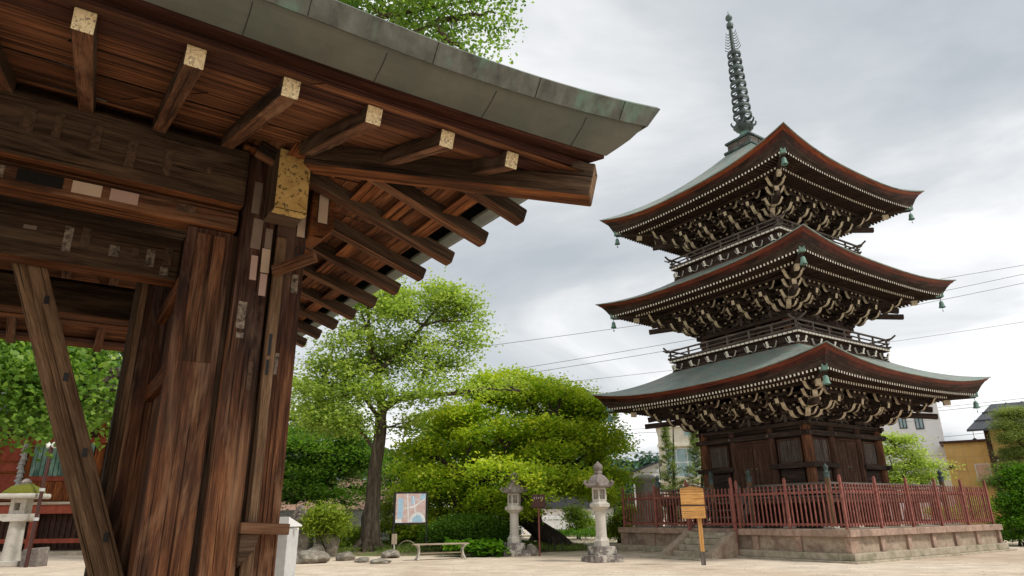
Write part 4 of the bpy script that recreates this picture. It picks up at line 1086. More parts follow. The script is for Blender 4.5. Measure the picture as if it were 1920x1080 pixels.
# ginkgo behind the gate: reaches over the roof and down to the left
b = at(405, 1000, 15.5); b.z = 0
gp = []
for x, y, Y, rx, ry, w in ((30,650,13.5,90,45,1), (60,720,13,95,45,1.2), (140,680,14,50,26,.9), (30,790,13,80,32,.9), (205,740,14.5,36,30,.7), (200,790,14.5,40,18,.6), (120,650,16,60,20,.7), (150,740,15,40,20,.6), (180,660,17,50,16,.6), (120,760,14,60,30,.7), (-60,700,13.5,90,90,.8), (215,640,15,50,40,.7)):
    gp.append(pad(x,y,Y,rx,ry,1.0,w))
gt = tree('ginkgo_tree', 'ginkgo with large fan leaves seen through the opening of the timber gate', 'tree', b,
     [b, b+Vector((.1,.2,3)), b+Vector((-.1,.3,7)), b+Vector((0,.1,9))], [.5,.42,.34,.2], gp, 390, 44, .11, 'leaf_ginkgo', 'bark', seed=21, cr=.32, flatten=.7, up=.2, aspect=.95, twigs=40)
b2 = Vector((-7.0, 30.0, 0))
gp = []
for x, y, Y, rx, ry, w in ((700,10,23,110,26,1), (800,40,23,75,30,1.1), (880,20,23,70,24,1.1), (930,22,23,45,14,.8), (845,100,23,55,12,.8), (900,118,23,30,10,.6), (760,-60,24,180,60,.7), (620,-40,24,150,60,.7), (560,40,25,120,60,.6), (700,80,25,120,50,.5)):
    gp.append(pad(x,y,Y,rx,ry,2.0,w))
bb = Vector((-10.5, 24.5, 0))
tree('ginkgo_tree', 'giant ginkgo whose topmost leafy branches rise over the copper roof of the gate', 'tree', bb,
     [bb, bb+Vector((.2,.1,8)), bb+Vector((.6,-.2,15)), bb+Vector((1.2,-.6,22))], [1.1,.9,.7,.4], gp, 560, 34, .15, 'leaf_ginkgo', 'bark', seed=22, cr=.42, flatten=.45, up=.3, aspect=.9, twigs=90,
     limbs=[([bb+Vector((.6,-.2,15)), at(640,60,23.5), at(720,30,23), at(800,15,23), at(900,0,23)], .2, .04), ([bb+Vector((.5,-.2,14)), at(700,90,23.2), at(760,65,23), at(815,45,23)], .14, .03)], tb=.06)
# two slim conifers by the office building
def conifer(label, x, yb, yt, Y, wpx, seed):
    b = at(x, yb, Y); b.z = 0; t = at(x+1, yt, Y); root = empty('conifer_tree', b, 0, label, 'tree', 'slim conifers beside the pagoda')
    m = MB(b); m.tube([b, t], [.16, .02], 8); m.build('trunk', 'barkdark', root)
    H = t.z; wm = (at(x+wpx, yb, Y)-at(x, yb, Y)).length; pads = []; rnd = random.Random(seed); bm = MB()
    for j in range(22):
        f = j/22; zz = .9+(H-1)*f; rr = wm*(1-f)**.8*rnd.uniform(.75, 1.1)
        for a in range(5):
            t_ = rnd.uniform(0, 6.28); e = Vector((math.cos(t_)*rr, math.sin(t_)*rr, zz+rr*.35))
            bm.tube([Vector((0,0,zz-.1)), e], [.025, .008], 4)
            for g in (.45, .75, 1): pads.append((e.x*g, e.y*g, zz-.1+(e.z-zz+.1)*g, .13, .13, .07))
    bm.build('branches', 'barkdark', root)
    leaf_mesh('crown', pads, 480, 24, .10, 'leaf_conifer', root, seed, cr=.07, flatten=.9, up=.2, aspect=.3)
conifer('slim conifer with upswept tufts standing alone in front of the beige office', 1261, 960, 792, 40, 36, 31)
conifer('slim conifer half hidden by the pagoda wall at its left edge', 1314, 960, 800, 40, 40, 32)
# pruned tree right behind the pagoda
b = at(1700, 985, 38); b.z = 0
tree('garden_tree', 'small bright airy garden tree behind the picket fence before the white building', 'tree', b,
     [b, at(1700,930,38), at(1695,890,38)], [.18,.14,.09],
     [pad(1690,828,38,28,11), pad(1665,850,38,24,12), pad(1712,850,38,22,9), pad(1725,872,38,34,10), pad(1775,876,38,18,5,.4,.7), pad(1680,880,38,30,11), pad(1740,895,38,30,9), pad(1700,905,38,34,10), pad(1662,900,38,22,12), pad(1660,820,38,16,7)], 300, 34, .13, 'leaf_cherry', 'barkdark', seed=41, cr=.28, flatten=.45,
     limbs=[([at(1700,930,38), at(1730,905,38), at(1765,885,38), at(1788,876,38)], .08, .02), ([at(1697,905,38), at(1675,880,38), at(1665,850,38)], .06, .02)], tb=.12)
# pine on the right and the bright creeper-clad shrub under it
b = at(1935, 985, 30); b.z = 0
tree('pine_tree', 'garden pine with cloud-pruned needle pads at the right edge of the view', 'tree', b,
     [b, at(1925,930,30), at(1900,885,30), at(1930,830,30), at(1925,780,30)], [.22,.18,.14,.1,.05],
     [pad(1905,778,30,36,8), pad(1890,800,29.8,28,7), pad(1905,822,29.6,40,9), pad(1912,850,29.8,38,11), pad(1895,880,29.5,30,10), pad(1872,906,29.5,28,8), pad(1925,895,30,34,16), pad(1955,810,30,30,30)],
     620, 80, .16, 'leaf_pine', 'barkred', seed=42, cr=.17, flatten=.7, up=.9, aspect=.13, shell=.6, twigs=20)
def shrub(label, x, y, Y, pads, n, per, size, leaf, seed, name='shrub', cat='shrub', group=None, **kw):
    b = at(x, y, Y); b.z = .05; root = empty(name, b, 0, label, cat, group)
    m = MB(); rnd = random.Random(seed)
    for k in range(7):
        a = rnd.uniform(0, 6.28); p = pads[k % len(pads)]; e = Vector(p[:3])-b
        m.tube([Vector((math.cos(a)*.1, math.sin(a)*.1, -.05)), Vector((e.x*.4, e.y*.4, e.z*.5)), e], [.035, .025, .01], 5)
    m.build('stems', 'barkdark', root)
    leaf_mesh('foliage', [tuple(Vector(p[:3])-b)+tuple(p[3:]) for p in pads], n, per, size, leaf, root, seed, **kw); return root
shrub('tall bright green leafy shrub under the pine at the right edge', 1910, 1000, 28.5, [pad(1915,900,28.8,26,30), pad(1910,950,28.5,34,32), pad(1900,985,28.3,30,14), pad(1935,940,28.5,36,56)], 420, 40, .10, 'leaf_ivy', 51, cr=.25)
shrub('round yellow-green bush with long leaves behind the rocks', 612, 1010, 26.5, [pad(612,978,26.5,36,28), pad(595,990,26.3,24,18), pad(635,985,26.6,22,20)], 230, 24, .17, 'leaf_yellow', 52, cr=.16, aspect=.28, up=.4, flatten=.8)
shrub('clipped dark green hedge mound right of the bench under the maple', 890, 1035, 28, [pad(880,1000,28.4,75,32), pad(835,1010,28.6,35,26), pad(930,1005,28.4,40,30)], 1500, 34, .085, 'leaf_dark', 53, name='hedge', cat='hedge', cr=.17, shell=.9, up=.5, tb=.0)
shrub('low fan of broad pale green leaves between the bench and the left stone lantern', 900, 1045, 25.8, [pad(905,1030,25.8,38,14), pad(865,1025,26,30,12), pad(930,1036,25.6,16,10)], 95, 9, .24, 'leaf_ivy', 54, name='broadleaf_plant', cat='plant', cr=.15, aspect=.8, up=1.2, tb=.1)
shrub('light green bush growing behind the right stone lantern', 1160, 1012, 36, [pad(1165,985,36,22,26), pad(1180,965,36,16,18), pad(1150,1000,36,16,14)], 170, 30, .12, 'leaf_yellow', 55, cr=.22, tb=-.1)
shrub('low dark bush between the white stone fence and the right stone lantern', 1085, 1003, 42, [pad(1085,975,42,22,18), pad(1100,990,42,30,14), pad(1075,960,42,16,10)], 170, 30, .13, 'leaf_cherry', 56, cr=.25, tb=-.15)
shrub('yellow flowering ground shrub seen through the right end of the picket fence', 1800, 975, 36, [pad(1770,965,36,30,12), pad(1820,960,36,26,16), pad(1840,950,36,20,16)], 190, 26, .10, 'leaf_yellow', 57, cr=.2, tb=.3)
shrub('golden green shrub just right of the forked tree trunk', 735, 1010, 31, [pad(735,990,31,28,20), pad(722,960,31.4,16,16), pad(760,1010,31,20,12)], 190, 24, .11, 'leaf_yellow', 58, cr=.2, aspect=.4, tb=.05)
shrub('low green plants left of the forked tree trunk', 655, 1030, 29.5, [pad(655,1010,29.5,30,16), pad(640,1025,29,28,10), pad(675,1000,30,16,14)], 170, 22, .10, 'leaf_yellow', 59, cr=.2, tb=-.2)
# grass tufts in the bed
def grass():
    rs = np.random.RandomState(5); pads = []
    for _ in range(260):
        a = rs.rand()*6.28; r = rs.rand()**.5*.95; x, y = math.cos(a)*8.2*r, math.sin(a)*4.4*r
        if (y < -3.9) or rs.rand() < .25: pass
        pads.append((-4.6+x*math.cos(-.12)-y*math.sin(-.12), 31.2+x*math.sin(-.12)+y*math.cos(-.12), .24*(1-r**3)+.06, .3, .3, .05))
    o, _ = leaf_mesh('grass', pads, 1500, 22, .14, 'grass', None, 61, cr=.22, flatten=.16, up=.0, aspect=.14); 
    tag(o, 'patchy short grass and weeds covering the garden bed', 'grass', kind='stuff')
grass()
o, _ = leaf_mesh('distant_forest', [(30,230,8,14,10,12),(40,230,6,14,10,10),(22,232,5,10,8,9),(48,235,8,12,8,12)], 700, 20, 1.7, 'leaf_far', None, 62, cr=2.0, up=.4)
tag(o, 'blue-green wooded hill showing beside the beige office', 'forest', kind='stuff')
o, _ = leaf_mesh('ground_cover', [pad(1080,1000,40,60,6,2), pad(1140,1003,39,30,5,1.5), pad(1870,1003,30,40,8,2), pad(1900,1010,29,30,6,2)], 300, 22, .10, 'leaf_ivy', None, 63, cr=.22, flatten=.3); tag(o, 'low green ground cover along the far edge of the sandy yard', 'plants', kind='stuff')

# small stones, litter and fallen leaves strewn over the sandy yard
def litter():
    rs = np.random.RandomState(77); n = 9000
    Y = 15+rs.rand(n)**1.4*28; X = (rs.rand(n)-.42)*Y*1.75; s = rs.uniform(.008, .022, n)*(1+.6*(rs.rand(n) < .04))
    c = np.stack([X, Y, s*.15], 1); a = rs.rand(n)*6.28; V = []
    e1 = np.stack([np.cos(a), np.sin(a), np.zeros(n)], 1)*s[:, None]; e2 = np.stack([-np.sin(a), np.cos(a), np.zeros(n)], 1)*s[:, None]*.8; u = np.array([0,0,1])*s[:, None]*.45
    V = np.stack([c-e1, c-e2, c+e1, c+e2, c+u], 1).reshape(-1, 3); base = np.arange(n)*5
    Fc = np.concatenate([np.stack([base+i, base+(i+1) % 4, base+4], 1) for i in range(4)])
    me = bpy.data.meshes.new('gravel'); me.from_pydata(V.tolist(), [], Fc.tolist()); me.materials.append(M['grit']); me.update()
    o = bpy.data.objects.new('gravel', me); COL.objects.link(o); tag(o, 'small stones and grit strewn over the sandy yard', 'gravel', kind='stuff')
litter()

# ================================================================== ROCKS
def rock(label, x, y, w, h, seed, Y=None, name='rock', group='rocks edging the garden bed', mat='rock', d=None):
    p = gnd(x, y) if Y is None else Vector((at(x, y, Y).x, Y, 0))
    rnd = random.Random(seed); m = bpy.data.meshes.new(name)
    import bmesh
    bm = bmesh.new(); bmesh.ops.create_icosphere(bm, subdivisions=4, radius=1)
    from mathutils import noise as mn
    of = Vector((seed*3.7, seed*1.3, 0)); d = d or w*.8
    planes = [(Vector((rnd.gauss(0,1), rnd.gauss(0,1), rnd.gauss(0,.8))).normalized(), rnd.uniform(.62,.85)) for _ in range(12)]
    for v in bm.verts:
        c = v.co.copy()
        for n_, k_ in planes:
            t = c.dot(n_)
            if t > k_: c -= n_*(t-k_)*.85
        c += v.co*(mn.fractal(v.co*2.2+of, 1, 2, 5)*.09)
        v.co = Vector((c.x*w/2, c.y*d/2, c.z*h*.62+h*.36))
    bm.to_mesh(m); bm.free(); m.materials.append(M[mat]); m.polygons.foreach_set('use_smooth', [True]*len(m.polygons))
    o = bpy.data.objects.new(name, m); COL.objects.link(o); o.location = p; o.rotation_euler.z = rnd.uniform(0, 6)
    return tag(o, label, 'rock', group)
rock('big lichen-spotted rock nearest the gate post below the stone carving', 573, 1040, 1.25, 1.15, 1)
rock('upright squared grey rock right of the lichen-spotted rock', 612, 1044, 1.1, .95, 2)
rock('low flat rock lying in front of the bigger rocks', 580, 1056, 1.3, .42, 3)
rock('small dark rock wedged between the big rocks', 590, 1046, .7, .5, 4)
rock('small flat rock at the right end of the rock group', 648, 1051, .8, .32, 5)
rock('small round stone beside the left stone lantern base', 997, 1042, .6, .42, 6)
rock('twisted root-like stone at the foot of the forked tree', 733, 1046, 1.0, .28, 7)
rock('small pebble-like rock left of the flat rock', 552, 1054, .5, .25, 8)
rock('small kerb stone between rock group and forked tree', 680, 1054, .7, .16, 9)
rock('thin kerb stone in front of the forked tree', 715, 1056, .9, .14, 10)

# ================================================================== STONE LANTERNS
def hexprof(m, c, prof, n=6, rot=0): m.lathe(c, prof, n, rot=rot)
def lantern(name, label, loc, rz=.3, s=1.0):
    root = empty(name, loc, rz, label, 'stone lantern', 'stone lanterns flanking the path'); root.scale = (s,s,s)
    m = MB(); m.box(-.62,.62,-.62,.62,0,.25); m.build('foot', 'stone_dark', root, .02)
    m = MB(); m.box(-.42,.42,-.42,.42,.25,.56); m.build('plinth', 'stone_dark', root, .02)
    m = MB(); hexprof(m, (0,0,.56), [(.33,0),(.33,.20),(.27,.26),(.25,.33)], 6); m.build('collar', 'granite', root, .01)
    m = MB(); m.lathe((0,0,.86), [(.215,0),(.205,.5),(.205,.98)], 24); m.build('pillar', 'granite', root, smooth=True)
    m = MB(); hexprof(m, (0,0,1.84), [(.22,0),(.36,.12),(.44,.17),(.44,.29),(.31,.36),(.31,.40)], 6); m.build('shelf', 'granite', root, .008)
    m = MB(); hexprof(m, (0,0,2.24), [(.31,0),(.31,.06)], 6); hexprof(m, (0,0,2.66), [(.31,0),(.31,.08)], 6)
    for k in range(6):
        a = k*PI/3; m.prism((math.cos(a)*.275, math.sin(a)*.275, 2.48), (.03,0,0), (0,.03,0), (0,0,.22))
    fb = m.build('fire_box', 'granite', root, .006)
    m = MB(); hexprof(m, (0,0,2.3), [(.225,0),(.225,.36)], 6); m.build('pane', 'pane', fb)
    m = MB()
    for k in range(6):
        a = k*PI/3+PI/6; d = Vector((math.cos(a), math.sin(a), 0)); l = Vector((-d.y, d.x, 0))
        for t in (-.04, .04): m.bar(d*.208+l*t+Vector((0,0,2.32)), d*.208+l*t+Vector((0,0,2.64)), .012, .012)
        m.bar(d*.21+l*.10+Vector((0,0,2.48)), d*.21-l*.10+Vector((0,0,2.48)), .012, .012)
    m.build('grille', 'granite', fb)
    m = MB(); hexprof(m, (0,0,2.74), [(.34,0),(.56,.03),(.57,.09),(.50,.17),(.44,.30),(.30,.44),(.16,.51),(.1,.52)], 6)
    for k in range(6):
        a = k*PI/3; d = Vector((math.cos(a), math.sin(a), 0))
        P = [d*(.46)+Vector((0,0,2.82)), d*(.58)+Vector((0,0,2.86)), d*(.64)+Vector((0,0,2.93)), d*(.60)+Vector((0,0,2.99)), d*(.54)+Vector((0,0,2.96))]
        m.tube(P, [.05,.055,.06,.05,.03], 7)
    m.build('cap', 'stone_cap', root, .012)
    m = MB(); m.lathe((0,0,3.24), [(.13,0),(.17,.06),(.17,.13),(.12,.15),(.17,.2),(.20,.28),(.17,.38),(.07,.45),(.02,.53)], 14); m.build('jewel', 'stone_cap', root, smooth=True)
    return root
# measured: base 0, top about 3.5 m on the right one
lantern('stone_lantern', 'tall round-shafted stone lantern standing free right of the maple, nearest to the pagoda', gnd(1130, 1053), .35, .80)
lantern('stone_lantern', 'tall stone lantern half covered by hanging maple leaves, right of the bench', gnd(965, 1042), .2, .785)
# mossy lantern by the gate
b = gnd(16, 1062); mp = empty('mossy_stone_lantern', b, .1, 'squat stone lantern with a moss-covered slab roof left of the leaning brace', 'stone lantern')
mp.scale = (.74,.74,.80)
m = MB(); m.box(-.62,.62,-.5,.5,0,.22); m.build('foot', 'granite', mp, .03)
m = MB(); m.lathe((0,0,.22), [(.40,0),(.34,.4),(.30,1.5)], 22); m.build('pillar', 'granite', mp, smooth=True)
m = MB(); m.extrude([(-.62,.18),(-.58,.06),(-.42,0),(.42,0),(.58,.06),(.62,.18),(.62,.30),(-.62,.30)], (0,0,1.72), (1,0,0), (0,0,1), (0,.42,0)); m.build('shelf', 'granite', mp, .02)
m = MB(); m.box(-.33,-.15,-.28,.28,2.02,2.62); m.box(.10,.33,-.28,.28,2.02,2.62); m.box(-.15,.10,-.28,.28,2.02,2.16); m.box(-.15,.10,-.28,.28,2.46,2.62); m.build('fire_box', 'granite', mp, .01)
m = MB(); m.box(-.86,.86,-.68,.68,2.62,2.82); m.build('roof_slab', 'granite', mp, .07)
m = MB(); m.lathe((0,0,0), [(1,-.05),(1,0),(.86,.12),(.6,.22),(.25,.30),(.02,.32)], 28, rot=.4)
for i, v in enumerate(m.v):
    x, y, z = v; ang = math.atan2(y, x); q = 1/max(abs(math.cos(ang)), abs(math.sin(ang)))**.7
    m.v[i] = (x*.80*q, y*.62*q, 2.81+z*1.35+.035*math.sin(9*x+4*y)+.02*math.sin(17*y))
m.build('moss', 'moss', mp, smooth=True)
m = MB(); m.lathe((0,0,3.14), [(.05,0),(.2,.02),(.22,.14),(.14,.25),(.03,.3)], 12); m.build('jewel', 'stone_cap', mp, smooth=True)
# cut stone block and the brown pole beside it
b = gnd(62, 1062); m = MB(b); m.box(b.x-.30,b.x+.30,b.y-.25,b.y+.25,-.03,.58); m.v = [(x*(1-.10*z) , y, z-(.05*(x<0) if z>.3 else 0)) for x,y,z in m.v]
o = m.build('stone_block', 'stone_cap', None, .04); o.location = b; tag(o, 'short squared stone block standing at the foot of the brown pole', 'stone block')
b = gnd(48, 1064); pole = empty('brown_pole', b, 0, 'slim dark brown metal pole topped by two small round bulbs near the red hall', 'pole')
m = MB(b); top = at(97, 835, b.y+.3); m.tube([b+Vector((0,0,-.05)), top], [.06, .055], 10); m.build('shaft', 'brownpole', pole, smooth=True)
m = MB(b)
for f in (.38, .62): p = b.lerp(top, f); m.tube([p-Vector((0,0,.05)), p+Vector((0,0,.05))], .085, 10)
m.build('clamp', 'greymetal', pole)
for s_ in (-1, 1):
    m = MB(b); m.lathe(top+Vector((s_*.1,0,.0)), [(.02,-.1),(.09,-.05),(.10,.02),(.05,.1),(.01,.11)], 12); m.build('bulb', 'whitepaint', pole, smooth=True)
# stone carving on the rocks
b = Vector((at(560,1000,26.8).x, 26.8, .85)); sc2 = empty('stone_carving', b, 0, 'small arched grey stone tablet with a carved seated figure standing above the rocks', 'stone carving')
m = MB(); P = [(-.27,.30),(-.28,.62),(-.2,.82),(0,1.0),(.2,.82),(.28,.62),(.27,.30)]; m.extrude(P, (0,0,0), (1,0,0), (0,0,1), (0,.10,0)); m.build('tablet', 'stone_cap', sc2, .03)
m = MB(); m.box(-.33,.33,-.18,.18,0,.30); m.build('plinth', 'stone_cap', sc2, .03)
m = MB(); m.lathe((0,-.105,.42), [(.14,0),(.15,.06),(.08,.14),(.09,.24),(.04,.28)], 12); m.lathe((0,-.115,.72), [(.02,-.03),(.055,.02),(.05,.09),(.01,.12)], 10); m.build('relief', 'stone_cap', sc2, smooth=True)
m = MB(); m.box(-.5,.5,-.35,.35,-.9,0); m.build('support_stone', 'rock', sc2, .06)

# ================================================================== FURNITURE OF THE YARD
# bench
p0, p1 = gnd(783, 1051), gnd(868, 1048); L = (p1-p0).length; rz = math.atan2(p1.y-p0.y, p1.x-p0.x)
bn = empty('park_bench', (p0+p1)/2, rz, 'pale backless bench with curved cast legs in front of the maple', 'bench')
L = 1.62
for j in range(3):
    m = MB(); m.box(-L/2-.14, L/2+.14, -.2+.137*j, -.2+.127+.137*j, .475, .515); m.build('seat_slat', 'bench_wood', bn, .008)
m = MB(); m.box(-L/2, L/2, -.05, .05, .20, .24); m.build('stretcher', 'bench_wood', bn, .005)
for s_ in (-1, 1):
    m = MB()
    for t_ in (-1, 1):
        m.tube([(s_*L/2+.0, t_*.17, .47), (s_*(L/2-.05), t_*.09, .36), (s_*(L/2-.055), t_*.06, .24), (s_*(L/2-.03), t_*.10, .12), (s_*(L/2+.01), t_*.20, 0)], [.035,.03,.03,.032,.04], 8)
    m.box(s_*L/2-.04, s_*L/2+.04, -.2, .2, .45, .474); m.build('leg', 'granite', bn, smooth=True)
# map board
Y = 27.5; c = at(770, 955, Y); mb = empty('map_board', (c.x, c.y, 0), .08, 'framed reddish town map on two dark posts behind the bench', 'sign')
w, zt, zb = .62, at(770, 925, Y).z, at(770, 980, Y).z
w = (at(799,950,Y).x-at(742,950,Y).x)/2
for s_ in (-1, 1):
    m = MB(); m.box(s_*(w+.04)-.028, s_*(w+.04)+.028, -.03, .03, 0, zt+.05); m.build('post', 'iron', mb, .005)
m = MB(); m.box(-w-.012, w+.012, -.028, .028, zt, zt+.05); m.box(-w-.012, w+.012, -.028, .028, zb-.06, zb-.01); m.build('frame', 'iron', mb, .004)
m = MB(); m.poly([(-w+.02,-.02,zb),(w-.02,-.02,zb),(w-.02,-.02,zt-.01),(-w+.02,-.02,zt-.01)], 0)
uvr = [(0,0),(1,0),(1,1),(0,1)]; m.uv[0] = uvr
m.box(-w+.01, w-.01, -.012, .012, zb-.008, zt-.002, mi=3)
H_ = zt-zb
def mapq(pts, mi, dy): m.poly([((-1+2*a)*(w-.02), -.02-dy, zb+b_*(H_-.01)) for a, b_ in pts], mi)
mapq([(.07,.14),(.24,.14),(.24,.84),(.07,.84)], 2, .001); mapq([(.0,.0),(.20,.0),(.20,.12),(.0,.12)], 1, .001)
mapq([(.42,0),(.455,0),(.40,1),(.365,1)], 1, .002); mapq([(.25,.46),(.62,.52),(.98,.80),(.98,.84),(.60,.57),(.25,.50)], 1, .003)
fan = [(.60+.36*math.cos(t)*.5+.14, .02+.24*math.sin(t)) for t in np.linspace(0, PI, 12)]; mapq(fan, 2, .002)
fan = [(.74+.27*math.cos(t), .02+.34*math.sin(t)) for t in np.linspace(0, PI, 12)]; mapq(fan, 1, .0012)
mapq([(.80,.80),(.99,.78),(.99,.98),(.84,.98)], 2, .002); mapq([(.52,.62),(.66,.66),(.62,.92),(.52,.92)], 2, .0025)
mapq([(.66,.2),(.69,.2),(.60,.9),(.57,.9)], 1, .004)
m.build('town_map', ['map', 'map_white', 'map_blue', 'iron'], mb)
# little white card on a stake, with the hoop beside it
b = gnd(738, 1046); ws = empty('stake_sign', b, 0, 'small blank cream card on a short stake left of the bench', 'sign')
m = MB(); m.tube([(0,0,0),(0,0,.5)], .025, 8); m.build('stake', 'granite', ws)
m = MB(); m.box(-.095,.095,-.03,.0,.45,.80); m.build('card', 'bench_wood', ws, .005)
def hoop(label, x0, x1, y, mat='bench_wood', h=None):
    a, b_ = gnd(x0, y), gnd(x1, y); a.z = b_.z = .05; m = MB(a); R_ = (b_-a)/2; c = (a+b_)/2; hh = h or R_.length*.55
    m.tube([c-R_*math.cos(t)+Vector((0,0,hh*math.sin(t))) for t in np.linspace(0, PI, 14)], .016, 6); o = m.build('hoop_edging', mat); o.location = a
    tag(o, label, 'hoop', 'low garden hoops')
hoop('pale hoop edging right beside the little card stake', 743, 783, 1040, h=.45)
hoop('pale hoop edging in front of the clipped hedge', 790, 830, 1038, h=.40)
hoop('dark iron hoop beside the leaning trunk, left of its neighbour', 1028, 1041, 1036, 'iron', .5); hoop('dark iron hoop beside the leaning trunk, right of its neighbour', 1041, 1055, 1036, 'iron', .5)
# red sign under the maple
b = gnd(1012, 1043); rs_ = empty('red_sign', b, 0, 'dark red signboard on a thin red pole under the maple leaves', 'sign')
H_ = at(1012, 950, b.y).z; m = MB(); m.tube([(0,0,0),(0,0,H_)], .03, 8); m.build('pole', 'fence_dk', rs_)
m = MB(); m.box(-.24,.24,-.035,.0,H_-.05,H_+.42); m.box(-.30,.30,-.06,.02,H_-.02,H_+.02); m.build('board', 'brownpole', rs_, .006)
m = MB()
for j in range(5): 
    x = -.15+.075*j
    m = MB(); m.box(x-.022,x+.022,-.0375,-.036,H_+.30,H_+.305); m.box(x-.004,x+.004,-.0375,-.036,H_+.27,H_+.34); m.box(x-.02,x+.02,-.0375,-.036,H_+.268,H_+.273); m.build('letter', 'whitepaint', rs_)
# wooden notice board
b = gnd(1320, 1060); nb = empty('notice_board', b, -.10, 'orange new-wood notice board with a peaked top on one post before the pagoda steps', 'sign')
Y = b.y; zt = at(1310, 916, Y).z; zm = at(1310, 947, Y).z; zb = at(1310, 972, Y).z
m = MB(); m.box(-.055,.055,-.02,.05,.0,zb+.05); m.build('post', 'board_wood', nb, .006)
m = MB(); m.box(-.06,.06,-.025,.055,0,.36); m.build('post_sleeve', 'pg_grey', nb, .005)
w = .33; dx = -.16
m = MB(); m.extrude([(-w,zm+.01),(w,zm+.01),(w,zt),(0,zt+.075),(-w,zt)], (dx,-.05,0), (1,0,0), (0,0,1), (0,.022,0)); m.build('board', 'board_wood', nb, .004)
m = MB(); m.box(dx-w, dx+w, -.072, -.028, zb, zm-.02); m.build('board', 'board_wood', nb, .004)
m = MB(); m.box(dx-w-.01, dx+w+.01, -.08, -.03, zm-.022, zm+.008); m.build('batten', 'iron', nb)
m = MB()
for s_ in (-1, 1): m.bar((dx, -.05, zt+.095), (dx+s_*(w+.06), -.05, zt+.015), .12, .02)
m.build('roof', 'iron', nb, .003)
m = MB(); rnd = random.Random(4)
for j in range(13):
    x = dx-w+.07+j*(2*w-.14)/12; n = rnd.randint(9, 15)
    for i_ in range(n):
        z = zb+.17-.011*i_ if False else zb+.20-.0135*i_
        m.box(x-.008, x+.006, -.0732, -.0722, z, z+.0045)
m.build('fine_writing', 'pg_brown', nb)
# grey cabinet beside the gate post
b = at(528, 1000, 10.5); b.z = 0; cz = at(528, 973, 10.5).z
cb = empty('metal_cabinet', b, -.2, 'white metal collection box on a stand tucked behind the gate post', 'cabinet')
m = MB(); m.extrude([(-.19,.35),(.19,.35),(.19,cz-.12),(-.19,cz-.12)], (0,0,0), (1,0,0), (0,0,1), (0,.16,0)); m.build('body', 'greymetal', cb, .01)
m = MB(); m.extrude([(-.2,cz-.11),(.2,cz-.11),(.2,cz+.03),(-.2,cz-.09)], (0,0,0), (0,-1,0), (0,0,1), (.215,0,0)); m.build('lid', 'whitepaint', cb, .006)
m = MB(); m.box(-.17,.17,-.14,.14,0,.34); m.build('stand', 'stone_cap', cb, .02)
m = MB(); m.box(.19,.26,-.02,.02,cz-.16,cz-.13); m.build('handle', 'whitepaint', cb, .004)
# capped stone pillar behind the left of the fence
b = Vector((at(1216,985,33).x, 33, 0)); sp = empty('stone_monument', b, .4, 'pale stone pillar with a flat overhanging cap behind the left end of the fence', 'monument')
zt = at(1216, 890, 33).z
m = MB(); m.box(-.6,.6,-.6,.6,0,.5); m.box(-.48,.48,-.48,.48,.5,1.4); m.box(-.36,.36,-.36,.36,1.4,zt-.35); m.build('shaft', 'granite', sp, .03)
m = MB(); m.lathe((0,0,zt-.35), [(.5,0),(.62,.08),(.64,.18),(.42,.30),(.2,.36)], 4, rot=PI/4); m.build('cap', 'granite', sp, .03)
# white stone fence in the back
b = Vector((at(1042,1000,52).x, 52, 0)); tf = empty('stone_fence', b, .05, 'white stone post fence with a flat rail beyond the leaning trunk', 'fence')
zt = at(1042, 968, 52).z
for j in range(17): m = MB(); x = -5.6+.52*j; m.box(x-.15,x+.15,-.12,.12,0,zt-.22); m.build('stone_post', 'whitewall', tf, .02)
m = MB(); m.box(-5.9,3,-.16,.16,zt-.22,zt); m.build('rail', 'whitewall', tf, .02)
# small shrine roof behind it
# block wall
b = at(690, 990, 37); b.z = 0; zt = at(690, 957, 37).z
wl = empty('block_wall', b, 0, 'grey concrete block wall behind the forked tree trunk', 'wall')
m = MB()
for r in range(6):
    for c in range(26):
        x = -9+.5*c+(.25 if r % 2 else 0); m.box(x+.004, x+.496, -.075, .075, zt*r/6+.004, zt*(r+1)/6-.002)
m.build('blocks', 'concrete', wl, .004)
m = MB(); m.box(-9.02, 4.3, -.09, .09, zt, zt+.06); m.build('coping', 'concrete', wl, .01)
# ================================================================== BUILDINGS
def building(name, label, cat, x0, x1, ytop, Y, depth, wall, rz=0, ybase=None):
    a, b_ = at(x0, ytop, Y), at(x1, ytop, Y); h = a.z
    if a.x > 0: rz = -math.atan2(a.x, Y)-.02            # front turned towards the yard
    u = Vector((math.cos(rz), math.sin(rz))); d1 = b_.x/b_.y
    w = (d1*a.y-a.x)/(u.x-d1*u.y)
    root = empty(name, (a.x+u.x*w/2, a.y+u.y*w/2, 0), rz, label, cat)
    m = MB(); m.box(-w/2, w/2, 0, depth, 0, h); m.build('wall', wall, root, .02)
    return root, w, h
def window(root, x, z, w, h, nx=2, ny=1, y=-.0, mat='glass', frame='frame'):
    m = MB(); t = .06
    m.box(x-w/2-t, x+w/2+t, y-.05, y-.004, z-t, z); m.box(x-w/2-t, x+w/2+t, y-.05, y-.004, z+h, z+h+t)
    m.box(x-w/2-t, x-w/2, y-.05, y-.004, z, z+h); m.box(x+w/2, x+w/2+t, y-.05, y-.004, z, z+h)
    for i in range(1, nx): m.box(x-w/2+w*i/nx-.03, x-w/2+w*i/nx+.03, y-.045, y-.006, z, z+h)
    for i in range(1, ny): m.box(x-w/2, x+w/2, y-.043, y-.008, z+h*i/ny-.03, z+h*i/ny+.03)
    f = m.build('window', frame, root, .004)
    m = MB(); m.box(x-w/2, x+w/2, y-.02, y-.010, z, z+h); m.build('pane', mat, f)
